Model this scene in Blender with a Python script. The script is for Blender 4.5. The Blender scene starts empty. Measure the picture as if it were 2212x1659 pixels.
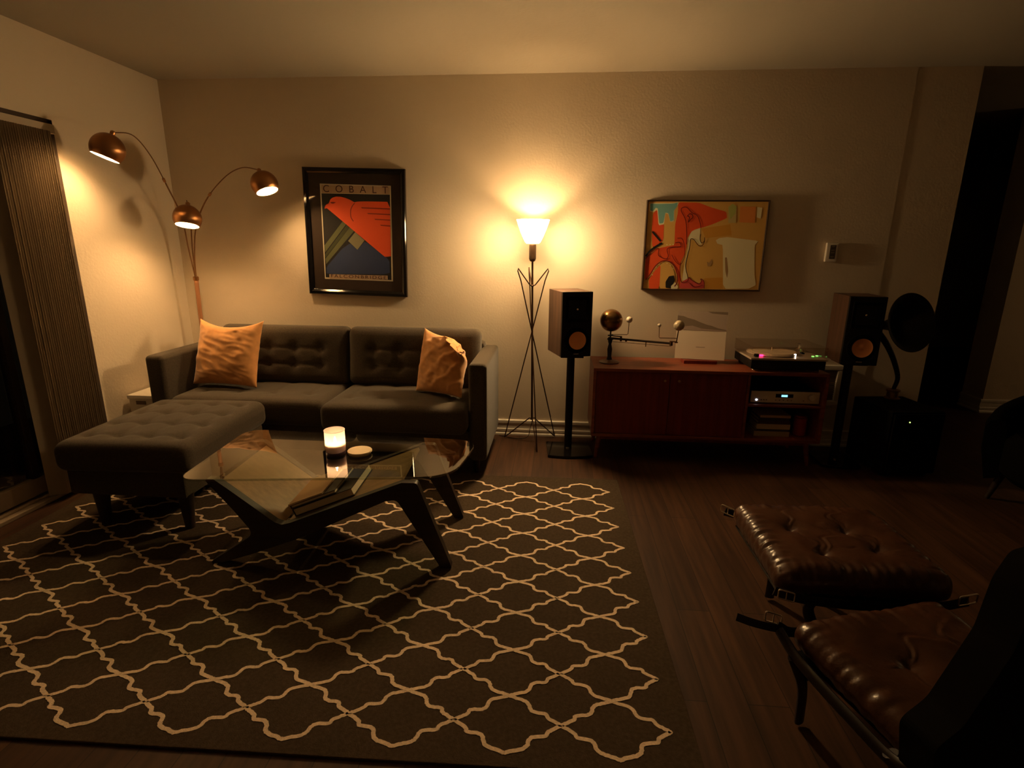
import bpy, bmesh, math, random
from mathutils import Vector, Matrix, Euler, noise
random.seed(7)
PI = math.pi
scene = bpy.context.scene
COL = scene.collection

# ------------------------------------------------------------------ camera, world, exposure
F_PX, PITCH, YAW, ROLL = 1168.35, 0.2493, 0.0813, 0.0083
CAM = Vector((0.0, -3.8343, 1.3685))
cd = bpy.data.cameras.new('camera'); cam = bpy.data.objects.new('camera', cd); COL.objects.link(cam)
cd.sensor_fit = 'HORIZONTAL'; cd.sensor_width = 36.0; cd.lens = F_PX * 36.0 / 2212.0
cd.clip_start = 0.02; cd.clip_end = 60
fwd = Vector((-math.sin(YAW)*math.cos(PITCH), math.cos(YAW)*math.cos(PITCH), -math.sin(PITCH)))
rgt = Vector((math.cos(YAW), math.sin(YAW), 0)); up = rgt.cross(fwd)
r2 = rgt*math.cos(ROLL) + up*math.sin(ROLL); u2 = -rgt*math.sin(ROLL) + up*math.cos(ROLL)
M = Matrix((r2, u2, -fwd)).transposed().to_4x4(); M.translation = CAM
cam.matrix_world = M
scene.camera = cam
w = bpy.data.worlds.new('night'); scene.world = w; w.use_nodes = True
w.node_tree.nodes['Background'].inputs[0].default_value = (1, .6, .3, 1)
w.node_tree.nodes['Background'].inputs[1].default_value = 0.0012
vs = scene.view_settings
vs.view_transform = 'Standard'; vs.look = 'None'; vs.exposure = 0.75; vs.gamma = 1.0; vs.use_curve_mapping = False
scene.cycles.use_denoising = True
scene.cycles.max_bounces = 12; scene.cycles.diffuse_bounces = 5; scene.cycles.transmission_bounces = 10; scene.cycles.glossy_bounces = 5
scene.cycles.sample_clamp_indirect = 10.0
scene.cycles.caustics_reflective = False; scene.cycles.caustics_refractive = False

# lamp bulbs: colour and strength of each glowing bulb (the room's only light)
WARM = (1.0, 0.62, 0.27)
TORCH_E, ARC_E, CANDLE_E, HALL_E = 370.0, 340.0, 160.0, 1.4
SHADE_C, SHADE_E, SHADE_BACK = (1.0, 0.64, 0.29), 185.0, 3.5  # shade glow painted in two strengths: room side, weaker wall side
hl = bpy.data.lights.new('hallway_lamp', 'POINT'); hl.energy = HALL_E; hl.color = WARM; hl.shadow_soft_size = .12
ho = bpy.data.objects.new('hallway_lamp', hl); ho.location = (5.0, .3, 1.3); COL.objects.link(ho)

# ------------------------------------------------------------------ materials
MATS = {}
def mat(name, color, rough=.6, metal=0.0, spec=.5, bump=None, var=None, emit=None, trans=0.0, ior=1.45, sheen=0.0, coat=0.0, aniso=0.0, alpha=1.0):
    if name in MATS: return MATS[name]
    m = bpy.data.materials.new(name); m.use_nodes = True
    nt = m.node_tree; n = nt.nodes; b = n['Principled BSDF']
    b.inputs['Base Color'].default_value = (*color, 1); b.inputs['Roughness'].default_value = rough
    b.inputs['Metallic'].default_value = metal; b.inputs['Specular IOR Level'].default_value = spec
    b.inputs['Transmission Weight'].default_value = trans; b.inputs['IOR'].default_value = ior
    b.inputs['Sheen Weight'].default_value = sheen; b.inputs['Coat Weight'].default_value = coat
    b.inputs['Anisotropic'].default_value = aniso; b.inputs['Alpha'].default_value = alpha
    if emit:
        b.inputs['Emission Color'].default_value = (*emit[0], 1); b.inputs['Emission Strength'].default_value = emit[1]
    tc = None
    def coords(scale):
        nonlocal tc
        if tc is None: tc = n.new('ShaderNodeTexCoord')
        mp = n.new('ShaderNodeMapping'); mp.inputs['Scale'].default_value = scale
        nt.links.new(tc.outputs['Object'], mp.inputs['Vector']); return mp.outputs['Vector']
    if var:                                   # (scale xyz, amount, detail): mottled base colour
        ns = n.new('ShaderNodeTexNoise'); ns.inputs['Scale'].default_value = 1.0; ns.inputs['Detail'].default_value = var[2]
        nt.links.new(coords(var[0]), ns.inputs['Vector'])
        rp = n.new('ShaderNodeValToRGB'); a = var[1]
        rp.color_ramp.elements[0].position = .3; rp.color_ramp.elements[1].position = .7
        rp.color_ramp.elements[0].color = (*[c*(1-a) for c in color], 1); rp.color_ramp.elements[1].color = (*[min(1, c*(1+a)) for c in color], 1)
        nt.links.new(ns.outputs['Fac'], rp.inputs['Fac']); nt.links.new(rp.outputs['Color'], b.inputs['Base Color'])
    if bump:                                  # (scale xyz, strength, distance, detail)
        ns = n.new('ShaderNodeTexNoise'); ns.inputs['Scale'].default_value = 1.0; ns.inputs['Detail'].default_value = bump[3]
        nt.links.new(coords(bump[0]), ns.inputs['Vector'])
        bp = n.new('ShaderNodeBump'); bp.inputs['Strength'].default_value = bump[1]; bp.inputs['Distance'].default_value = bump[2]
        nt.links.new(ns.outputs['Fac'], bp.inputs['Height']); nt.links.new(bp.outputs['Normal'], b.inputs['Normal'])
    MATS[name] = m
    return m

def floor_mat():
    m = bpy.data.materials.new('dark_plank_floor'); m.use_nodes = True; nt = m.node_tree; n = nt.nodes; b = n['Principled BSDF']
    tc = n.new('ShaderNodeTexCoord'); mp = n.new('ShaderNodeMapping'); mp.inputs['Rotation'].default_value = (0, 0, PI/2)
    nt.links.new(tc.outputs['Object'], mp.inputs['Vector'])
    br = n.new('ShaderNodeTexBrick'); br.offset = .37; br.inputs['Scale'].default_value = 1.0
    br.inputs['Brick Width'].default_value = 1.2; br.inputs['Row Height'].default_value = .125; br.inputs['Mortar Size'].default_value = .0016
    br.inputs['Color1'].default_value = (.054, .024, .011, 1); br.inputs['Color2'].default_value = (.082, .038, .018, 1); br.inputs['Mortar'].default_value = (.02, .01, .006, 1)
    nt.links.new(mp.outputs['Vector'], br.inputs['Vector'])
    mp2 = n.new('ShaderNodeMapping'); mp2.inputs['Scale'].default_value = (34, 2.2, 1); nt.links.new(tc.outputs['Object'], mp2.inputs['Vector'])
    ns = n.new('ShaderNodeTexNoise'); ns.inputs['Detail'].default_value = 6; ns.inputs['Scale'].default_value = 1.0; nt.links.new(mp2.outputs['Vector'], ns.inputs['Vector'])
    rp = n.new('ShaderNodeValToRGB'); rp.color_ramp.elements[0].position = .3; rp.color_ramp.elements[0].color = (.5, .47, .45, 1); rp.color_ramp.elements[1].position = .72; rp.color_ramp.elements[1].color = (1.2, 1.15, 1.1, 1)
    nt.links.new(ns.outputs['Fac'], rp.inputs['Fac'])
    mx = n.new('ShaderNodeMix'); mx.data_type = 'RGBA'; mx.blend_type = 'MULTIPLY'; mx.inputs['Factor'].default_value = 1
    nt.links.new(br.outputs['Color'], mx.inputs['A']); nt.links.new(rp.outputs['Color'], mx.inputs['B']); nt.links.new(mx.outputs['Result'], b.inputs['Base Color'])
    b.inputs['Roughness'].default_value = .55; b.inputs['Specular IOR Level'].default_value = .25
    bp = n.new('ShaderNodeBump'); bp.inputs['Strength'].default_value = .25; bp.inputs['Distance'].default_value = .002
    nt.links.new(ns.outputs['Fac'], bp.inputs['Height']); nt.links.new(bp.outputs['Normal'], b.inputs['Normal'])
    return m

def wood_mat(name, color, rough=.42, axis='x', amt=.35):
    s = {'x': (2.5, 45, 45), 'y': (45, 2.5, 45), 'z': (45, 45, 2.5)}[axis]
    return mat(name, color, rough, var=(s, amt, 5), bump=(s, .08, .001, 4))

def opal_mat():
    # lit opal glass: the outside of the bowl glows, its emission painted strong on the room side, weak on the wall side and inside
    m = mat('opal_glass_shade', (.8, .78, .72), .4, emit=(SHADE_C, 1.0)); nt = m.node_tree; n = nt.nodes; b = n['Principled BSDF']
    ge = n.new('ShaderNodeNewGeometry'); sx = n.new('ShaderNodeSeparateXYZ'); nt.links.new(ge.outputs['Normal'], sx.inputs[0])
    mr = n.new('ShaderNodeMapRange'); mr.interpolation_type = 'SMOOTHSTEP'; mr.inputs['From Min'].default_value = .48; mr.inputs['From Max'].default_value = -.72
    mr.inputs['To Min'].default_value = SHADE_BACK; mr.inputs['To Max'].default_value = SHADE_E
    nt.links.new(sx.outputs['Y'], mr.inputs['Value'])
    mx = n.new('ShaderNodeMix'); mx.data_type = 'FLOAT'; mx.inputs['B'].default_value = SHADE_BACK
    nt.links.new(ge.outputs['Backfacing'], mx.inputs['Factor']); nt.links.new(mr.outputs['Result'], mx.inputs['A']); nt.links.new(mx.outputs['Result'], b.inputs['Emission Strength'])
    return m

def frosted_mat(name, col):
    m = bpy.data.materials.new(name); m.use_nodes = True; nt = m.node_tree; n = nt.nodes
    n.remove(n['Principled BSDF']); out = n['Material Output']
    tr = n.new('ShaderNodeBsdfTranslucent'); tr.inputs['Color'].default_value = (*col, 1)
    df = n.new('ShaderNodeBsdfDiffuse'); df.inputs['Color'].default_value = (*col, 1)
    tp = n.new('ShaderNodeBsdfTransparent'); tp.inputs['Color'].default_value = (.9, .85, .92, 1)
    mx = n.new('ShaderNodeMixShader'); mx.inputs[0].default_value = .4
    m2 = n.new('ShaderNodeMixShader'); m2.inputs[0].default_value = .35
    nt.links.new(tr.outputs[0], mx.inputs[1]); nt.links.new(df.outputs[0], mx.inputs[2])
    nt.links.new(mx.outputs[0], m2.inputs[1]); nt.links.new(tp.outputs[0], m2.inputs[2]); nt.links.new(m2.outputs[0], out.inputs[0])
    return m

def pane_mat(name, tint, refl_rough=.0, ior=1.5):
    """clear sheet: lets light straight through, mirrors by Fresnel"""
    m = bpy.data.materials.new(name); m.use_nodes = True; nt = m.node_tree; n = nt.nodes
    n.remove(n['Principled BSDF']); out = n['Material Output']
    tp = n.new('ShaderNodeBsdfTransparent'); tp.inputs['Color'].default_value = (*tint, 1)
    gl = n.new('ShaderNodeBsdfGlossy'); gl.inputs['Roughness'].default_value = refl_rough; gl.inputs['Color'].default_value = (1, 1, 1, 1)
    fr = n.new('ShaderNodeFresnel'); fr.inputs['IOR'].default_value = ior
    ge = n.new('ShaderNodeNewGeometry'); inv = n.new('ShaderNodeMath'); inv.operation = 'SUBTRACT'; inv.inputs[0].default_value = 1.0
    mu = n.new('ShaderNodeMath'); mu.operation = 'MULTIPLY'      # only the face towards the viewer mirrors: no trapped light inside the sheet
    nt.links.new(ge.outputs['Backfacing'], inv.inputs[1]); nt.links.new(fr.outputs[0], mu.inputs[0]); nt.links.new(inv.outputs[0], mu.inputs[1])
    mx = n.new('ShaderNodeMixShader')
    nt.links.new(mu.outputs[0], mx.inputs[0]); nt.links.new(tp.outputs[0], mx.inputs[1]); nt.links.new(gl.outputs[0], mx.inputs[2]); nt.links.new(mx.outputs[0], out.inputs[0])
    return m

def glow(name, col, s): return mat(name, (0, 0, 0), .5, emit=(col, s))

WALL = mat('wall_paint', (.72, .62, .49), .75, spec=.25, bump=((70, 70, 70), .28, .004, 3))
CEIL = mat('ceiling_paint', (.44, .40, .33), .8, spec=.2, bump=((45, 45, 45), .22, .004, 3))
WHITE = mat('white_trim_paint', (.78, .72, .63), .4)
FLOOR = floor_mat()
SOFA = mat('charcoal_brown_tweed', (.064, .049, .034), .95, spec=.15, bump=((420, 420, 420), .5, .002, 2), var=((160, 160, 160), .22, 2), sheen=.15)
VELVET = mat('orange_velvet', (.76, .37, .13), .85, spec=.2, bump=((260, 260, 260), .25, .001, 2), var=((30, 30, 30), .08, 3), sheen=.4)
DARKWOOD = wood_mat('espresso_wood', (.022, .012, .008), .5)
PLYWOOD = wood_mat('walnut_shelf_board', (.30, .165, .075), .4, 'x', .18)
WALNUT = wood_mat('red_walnut_veneer', (.235, .058, .026), .38, 'x')
WALNUTV = wood_mat('red_walnut_door', (.185, .024, .012), .42, 'z', .2)
SPKWOOD = wood_mat('speaker_walnut_veneer', (.07, .032, .018), .5, 'z')
BLACK = mat('black_satin', (.006, .005, .0045), .5, spec=.3)
MATTE = mat('black_matte', (.004, .0035, .003), .85, spec=.08)
GLOSSB = mat('black_gloss', (.006, .005, .005), .12)
BRONZE = mat('dark_bronze_wire', (.07, .035, .02), .4, metal=.7)
BRASS = mat('brushed_copper_brass', (.40, .20, .085), .34, metal=1.0, aniso=.6)
COPPER = mat('copper_spun_cone', (.95, .42, .18), .45, metal=.15, aniso=.5)
STEEL = mat('chrome_steel', (.92, .84, .72), .26, metal=1.0)
SILVER = mat('brushed_aluminium', (.78, .68, .55), .42, metal=.15)
ARMB = mat('aged_brass_arm', (.22, .115, .05), .45, metal=.8)
CREAM = mat('cream_paper', (.78, .66, .50), .7)
LEATHER = mat('brown_leather', (.060, .022, .0095), .30, spec=.6, bump=((38, 38, 38), .35, .006, 4), var=((9, 9, 9), .25, 3))
STRAP = mat('black_strap_leather', (.012, .008, .006), .45)
BULB = glow('bulb_glow', WARM, TORCH_E)
BULB2 = glow('reflector_bulb_glow', (1.0, .60, .25), ARC_E)
OPAL = opal_mat()
GLASS = pane_mat('table_glass', (.86, .92, .86), 0.0, 3.1)
CLEAR = pane_mat('clear_acrylic', (.93, .90, .87), .02, 1.5)
PANE = pane_mat('window_glass', (.8, .85, .85))

# ------------------------------------------------------------------ mesh helpers
def merge(bm, tmp, mi=0, M=None):
    if M is not None: bmesh.ops.transform(tmp, matrix=M, verts=tmp.verts)
    me = bpy.data.meshes.new('t'); 
    for f in tmp.faces: f.material_index = mi
    tmp.to_mesh(me); tmp.free(); bm.from_mesh(me); bpy.data.meshes.remove(me)

def box(bm, c, s, bev=0.0, M=None, mi=0, seg=2):
    t = bmesh.new(); bmesh.ops.create_cube(t, size=1)
    bmesh.ops.scale(t, vec=s, verts=t.verts)
    if bev: bmesh.ops.bevel(t, geom=t.edges[:], offset=bev, segments=seg, affect='EDGES', profile=.5, clamp_overlap=True)
    bmesh.ops.translate(t, vec=c, verts=t.verts)
    merge(bm, t, mi, M)

def box2(bm, lo, hi, bev=0.0, M=None, mi=0):
    lo, hi = Vector(lo), Vector(hi); box(bm, (lo+hi)/2, hi-lo, bev, M, mi)

def frame_of(d):
    d = d.normalized(); a = Vector((0, 0, 1)) if abs(d.z) < .95 else Vector((1, 0, 0))
    u = d.cross(a).normalized(); return u, d.cross(u).normalized()

def tube(bm, pts, r, seg=10, mi=0, closed=False, flat=None):
    """swept round (or flat=(a,b) oval) bar along points"""
    pts = [Vector(p) for p in pts]; n = len(pts); t = bmesh.new(); rings = []
    pu = None
    for i, p in enumerate(pts):
        a = pts[(i-1) % n] if (closed or i > 0) else p; b = pts[(i+1) % n] if (closed or i < n-1) else p
        d = (b-a).normalized()
        if pu is None: u, v = frame_of(d)
        else:
            u = (pu - d*pu.dot(d)).normalized(); v = d.cross(u).normalized()
        pu = u
        rr = r[i] if isinstance(r, (list, tuple)) else r
        ra, rb = (rr, rr) if flat is None else flat
        rings.append([t.verts.new(p + u*ra*math.cos(2*PI*k/seg) + v*rb*math.sin(2*PI*k/seg)) for k in range(seg)])
    for i in range(n if closed else n-1):
        A, Bq = rings[i], rings[(i+1) % n]
        for k in range(seg): t.faces.new((A[k], A[(k+1) % seg], Bq[(k+1) % seg], Bq[k]))
    if not closed:
        t.faces.new(rings[0][::-1]); t.faces.new(rings[-1])
    bmesh.ops.recalc_face_normals(t, faces=t.faces)
    merge(bm, t, mi)

def smooth_path(ctrl, n=8):
    P = [Vector(p) for p in ctrl]; P = [2*P[0]-P[1]] + P + [2*P[-1]-P[-2]]; out = []
    for i in range(1, len(P)-2):
        for k in range(n):
            t = k/n; a, b, c, d = P[i-1], P[i], P[i+1], P[i+2]
            out.append(.5*((2*b) + (c-a)*t + (2*a-5*b+4*c-d)*t*t + (3*b-a-3*c+d)*t**3))
    out.append(P[-2]); return out

def lathe(bm, prof, seg=32, M=None, mi=0, mis=None):
    t = bmesh.new(); rings = []
    for r, z in prof:
        if r < 1e-6: rings.append([t.verts.new((0, 0, z))])
        else: rings.append([t.verts.new((r*math.cos(2*PI*k/seg), r*math.sin(2*PI*k/seg), z)) for k in range(seg)])
    fs = []
    for i in range(len(rings)-1):
        A, Bq = rings[i], rings[i+1]
        for k in range(seg):
            k2 = (k+1) % seg
            if len(A) == 1 and len(Bq) == 1: continue
            if len(A) == 1: f = t.faces.new((A[0], Bq[k2], Bq[k]))
            elif len(Bq) == 1: f = t.faces.new((A[k], A[k2], Bq[0]))
            else: f = t.faces.new((A[k], A[k2], Bq[k2], Bq[k]))
            fs.append((f, i))
    bmesh.ops.recalc_face_normals(t, faces=t.faces)
    if mis is None: merge(bm, t, mi, M); return
    tags = {}
    t.faces.index_update()
    idx = [(f.index, mis[i]) for f, i in fs]
    if M is not None: bmesh.ops.transform(t, matrix=M, verts=t.verts)
    me = bpy.data.meshes.new('t')
    t.faces.ensure_lookup_table()
    for k, m_ in idx: t.faces[k].material_index = m_
    t.to_mesh(me); t.free(); bm.from_mesh(me); bpy.data.meshes.remove(me)

def cyl(bm, c, r, h, seg=24, M=None, mi=0, bev=.0):
    b = min(bev, h/2.01, r*.5) if bev else 0
    p = [(0, 0), (r-b, 0), (r, b), (r, h-b), (r-b, h), (0, h)] if b else [(0, 0), (r, 0), (r, h), (0, h)]
    T = Matrix.Translation(c); lathe(bm, p, seg, T if M is None else M @ T, mi)

def ball(bm, c, r, mi=0, sub=3):
    t = bmesh.new(); bmesh.ops.create_icosphere(t, subdivisions=sub, radius=r); bmesh.ops.translate(t, vec=c, verts=t.verts); merge(bm, t, mi)

def aim(loc, d, spin=0.0):
    """matrix whose local +Z points along d"""
    q = Vector(d).normalized().to_track_quat('Z', 'Y'); return Matrix.Translation(loc) @ q.to_matrix().to_4x4() @ Matrix.Rotation(spin, 4, 'Z')

def prism(bm, poly, lo, hi, axis='y', mi=0, bev=0.0, M=None, seg=2):
    """extrude a 2D outline; axis 'y': poly is (x,z); 'z': (x,y); 'x': (y,z)"""
    def P(a, b, c): return {'y': (a, c, b), 'z': (a, b, c), 'x': (c, a, b)}[axis]
    t = bmesh.new()
    A = [t.verts.new(P(a, b, lo)) for a, b in poly]; Bq = [t.verts.new(P(a, b, hi)) for a, b in poly]
    t.faces.new(A); t.faces.new(Bq[::-1]); n = len(poly)
    for i in range(n): t.faces.new((A[i], Bq[i], Bq[(i+1) % n], A[(i+1) % n]))
    bmesh.ops.recalc_face_normals(t, faces=t.faces)
    if bev: bmesh.ops.bevel(t, geom=t.edges[:], offset=bev, segments=seg, affect='EDGES', profile=.5, clamp_overlap=True)
    merge(bm, t, mi, M)

def round_poly(poly, r, n=6):
    """round the corners of a 2D outline; r number or per-corner list"""
    out = []; m = len(poly)
    for i in range(m):
        p = Vector(poly[i]); a = Vector(poly[i-1]); b = Vector(poly[(i+1) % m]); rr = r[i] if isinstance(r, (list, tuple)) else r
        da, db = (a-p), (b-p); ang = da.angle(db); L = min(rr/math.tan(ang/2), da.length*.48, db.length*.48)
        s, e = p+da.normalized()*L, p+db.normalized()*L
        for k in range(n+1):
            t = k/n; q = s*(1-t)**2 + p*2*t*(1-t) + e*t*t; out.append((q.x, q.y))
    return out

def roundbox(bm, size, r, step, fn=None, M=None, mi=0):
    """cushion-like box with rounded edges on a fine grid; fn(co, face_normal) moves each point"""
    hx, hy, hz = size[0]/2, size[1]/2, size[2]/2; r = min(r, hx*.98, hy*.98, hz*.98)
    t = bmesh.new()
    def axis_pts(h):
        n = max(2, int(round(2*h/step)))
        e = [-h, -h+r*.12, -h+r*.35, -h+r*.65]; inner = [-h+r+(2*h-2*r)*i/n for i in range(n+1)]
        return e + inner + [-v for v in e[::-1]]
    ax = [axis_pts(h) for h in (hx, hy, hz)]; H = (hx, hy, hz)
    for a in range(3):
        b, c = (a+1) % 3, (a+2) % 3
        for s in (-1, 1):
            g = []
            for vb in ax[b]:
                row = []
                for vc in ax[c]:
                    p = [0, 0, 0]; p[a] = s*H[a]; p[b] = vb; p[c] = vc; p = Vector(p)
                    inn = Vector([max(-H[k]+r, min(H[k]-r, p[k])) for k in range(3)])
                    d = p-inn
                    if d.length > 1e-9: p = inn + d.normalized()*r
                    nrm = d.normalized() if d.length > 1e-9 else Vector((0, 0, 1))
                    if fn: p = fn(p.copy(), nrm)
                    row.append(t.verts.new(p))
                g.append(row)
            for i in range(len(g)-1):
                for j in range(len(g[0])-1):
                    q = (g[i][j], g[i+1][j], g[i+1][j+1], g[i][j+1]); t.faces.new(q if s > 0 else q[::-1])
    bmesh.ops.remove_doubles(t, verts=t.verts, dist=1e-5)
    bmesh.ops.recalc_face_normals(t, faces=t.faces)
    merge(bm, t, mi, M)

# ------------------------------------------------------------------ object helpers
def obj(name, bm, mats, parent=None, world=False, smooth=38, label=None, kind=None):
    if world and parent is not None: bmesh.ops.transform(bm, matrix=parent_world(parent).inverted(), verts=bm.verts)
    me = bpy.data.meshes.new(name); bm.to_mesh(me); bm.free()
    for m in (mats if isinstance(mats, (list, tuple)) else [mats]): me.materials.append(m)
    if smooth is not None:
        me.polygons.foreach_set('use_smooth', [True]*len(me.polygons)); me.set_sharp_from_angle(angle=math.radians(smooth))
    o = bpy.data.objects.new(name, me); COL.objects.link(o)
    if smooth is not None and smooth < 60:
        wn = o.modifiers.new('flat_face_normals', 'WEIGHTED_NORMAL'); wn.keep_sharp = True; wn.weight = 90
    if parent is not None: o.parent = parent
    if label: o['label'] = label
    if kind: o['kind'] = kind
    return o

def parent_world(p):
    m = Matrix.LocRotScale(p.location, p.rotation_euler, None)
    return m if p.parent is None else parent_world(p.parent) @ m

def thing(name, label, cat, loc=(0, 0, 0), rz=0.0, group=None, ry=0.0):
    o = bpy.data.objects.new(name, None); o.empty_display_size = .1; COL.objects.link(o)
    o.location = loc; o.rotation_euler = (0, ry, rz); o['label'] = label; o['category'] = cat
    if group: o['group'] = group
    return o

def tag(o, label, cat, group=None):
    o['label'] = label; o['category'] = cat
    if group: o['group'] = group
    return o

def struct(name, bm, m, parent=None, smooth=30):
    o = obj(name, bm, m, parent, smooth=smooth)
    if parent is None: o['kind'] = 'structure'
    return o

def dup(root, loc=None, rz=None, label=None):
    r = root.copy(); COL.objects.link(r)
    if loc is not None: r.location = loc
    if rz is not None: r.rotation_euler = (0, 0, rz)
    if label: r['label'] = label
    for ch in list(root.children):
        c = ch.copy(); COL.objects.link(c); c.parent = r
        for g in ch.children:
            d = g.copy(); COL.objects.link(d); d.parent = c
    return r

def NB(): return bmesh.new()
POSTER=[('f','border',[(-0.236,0.329),(0.263,0.314),(0.248,-0.327),(-0.25,-0.315)]),
('f','black',[(-0.229,0.265),(0.253,0.257),(0.237,-0.318),(-0.243,-0.305)]),
('f','tan',[(-0.226,0.319),(0.253,0.309),(0.253,0.26),(-0.227,0.268)]),
('f','blue',[(-0.232,-0.233),(-0.114,-0.109),(-0.046,-0.066),(0.002,-0.114),(0.06,-0.05),(0.229,-0.179),(0.228,-0.278),(-0.236,-0.281)]),
('f','green',[(-0.091,0.081),(-0.066,0.063),(-0.235,-0.132),(-0.235,-0.083)]),
('f','olive',[(-0.064,0.057),(-0.046,0.039),(-0.236,-0.168),(-0.236,-0.144)]),
('f','green',[(-0.042,0.042),(-0.012,0.018),(-0.233,-0.212),(-0.236,-0.175)]),
('f','stone',[(-0.006,0.009),(0.057,-0.047),(0.002,-0.111),(-0.061,-0.051)]),
('f','red',[(-0.215,0.163),(-0.21,0.181),(-0.2,0.192),(-0.184,0.198),(-0.176,0.21),(-0.169,0.225),(-0.152,0.237),(-0.126,0.244),(-0.095,0.243),(-0.064,0.236),(-0.033,0.225),(0.001,0.207),(0.02,0.211),(0.067,0.213),(0.252,0.21),(0.241,-0.194),(-0.196,0.167),(-0.205,0.166)]),
('r','dark',[(0.003,0.202),(-0.016,0.181),(-0.028,0.155),(-0.031,0.125),(-0.027,0.102),(-0.014,0.081)],0.003),
('f','dark',[(0.046,0.174),(0.251,0.167),(0.251,0.16),(0.052,0.167)]),
('f','dark',[(0.088,0.136),(0.25,0.13),(0.25,0.123),(0.093,0.13)]),
('f','dark',[(0.136,0.098),(0.249,0.093),(0.249,0.087),(0.142,0.092)]),
('f','dark',[(0.175,0.059),(0.248,0.054),(0.247,0.047),(0.181,0.052)]),
('f','dark',[(-0.171,0.207),(-0.154,0.209),(-0.129,0.207),(-0.148,0.197),(-0.163,0.199)]),
('f','tan',[(-0.215,-0.282),(0.211,-0.287),(0.211,-0.315),(-0.216,-0.311)]),
('p','frame',[(-0.344,0.438),(0.372,0.422),(0.35,-0.432),(-0.363,-0.417)]),
('p','mat',[(-0.306,0.401),(0.34,0.385),(0.316,-0.395),(-0.328,-0.382)])]
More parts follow.
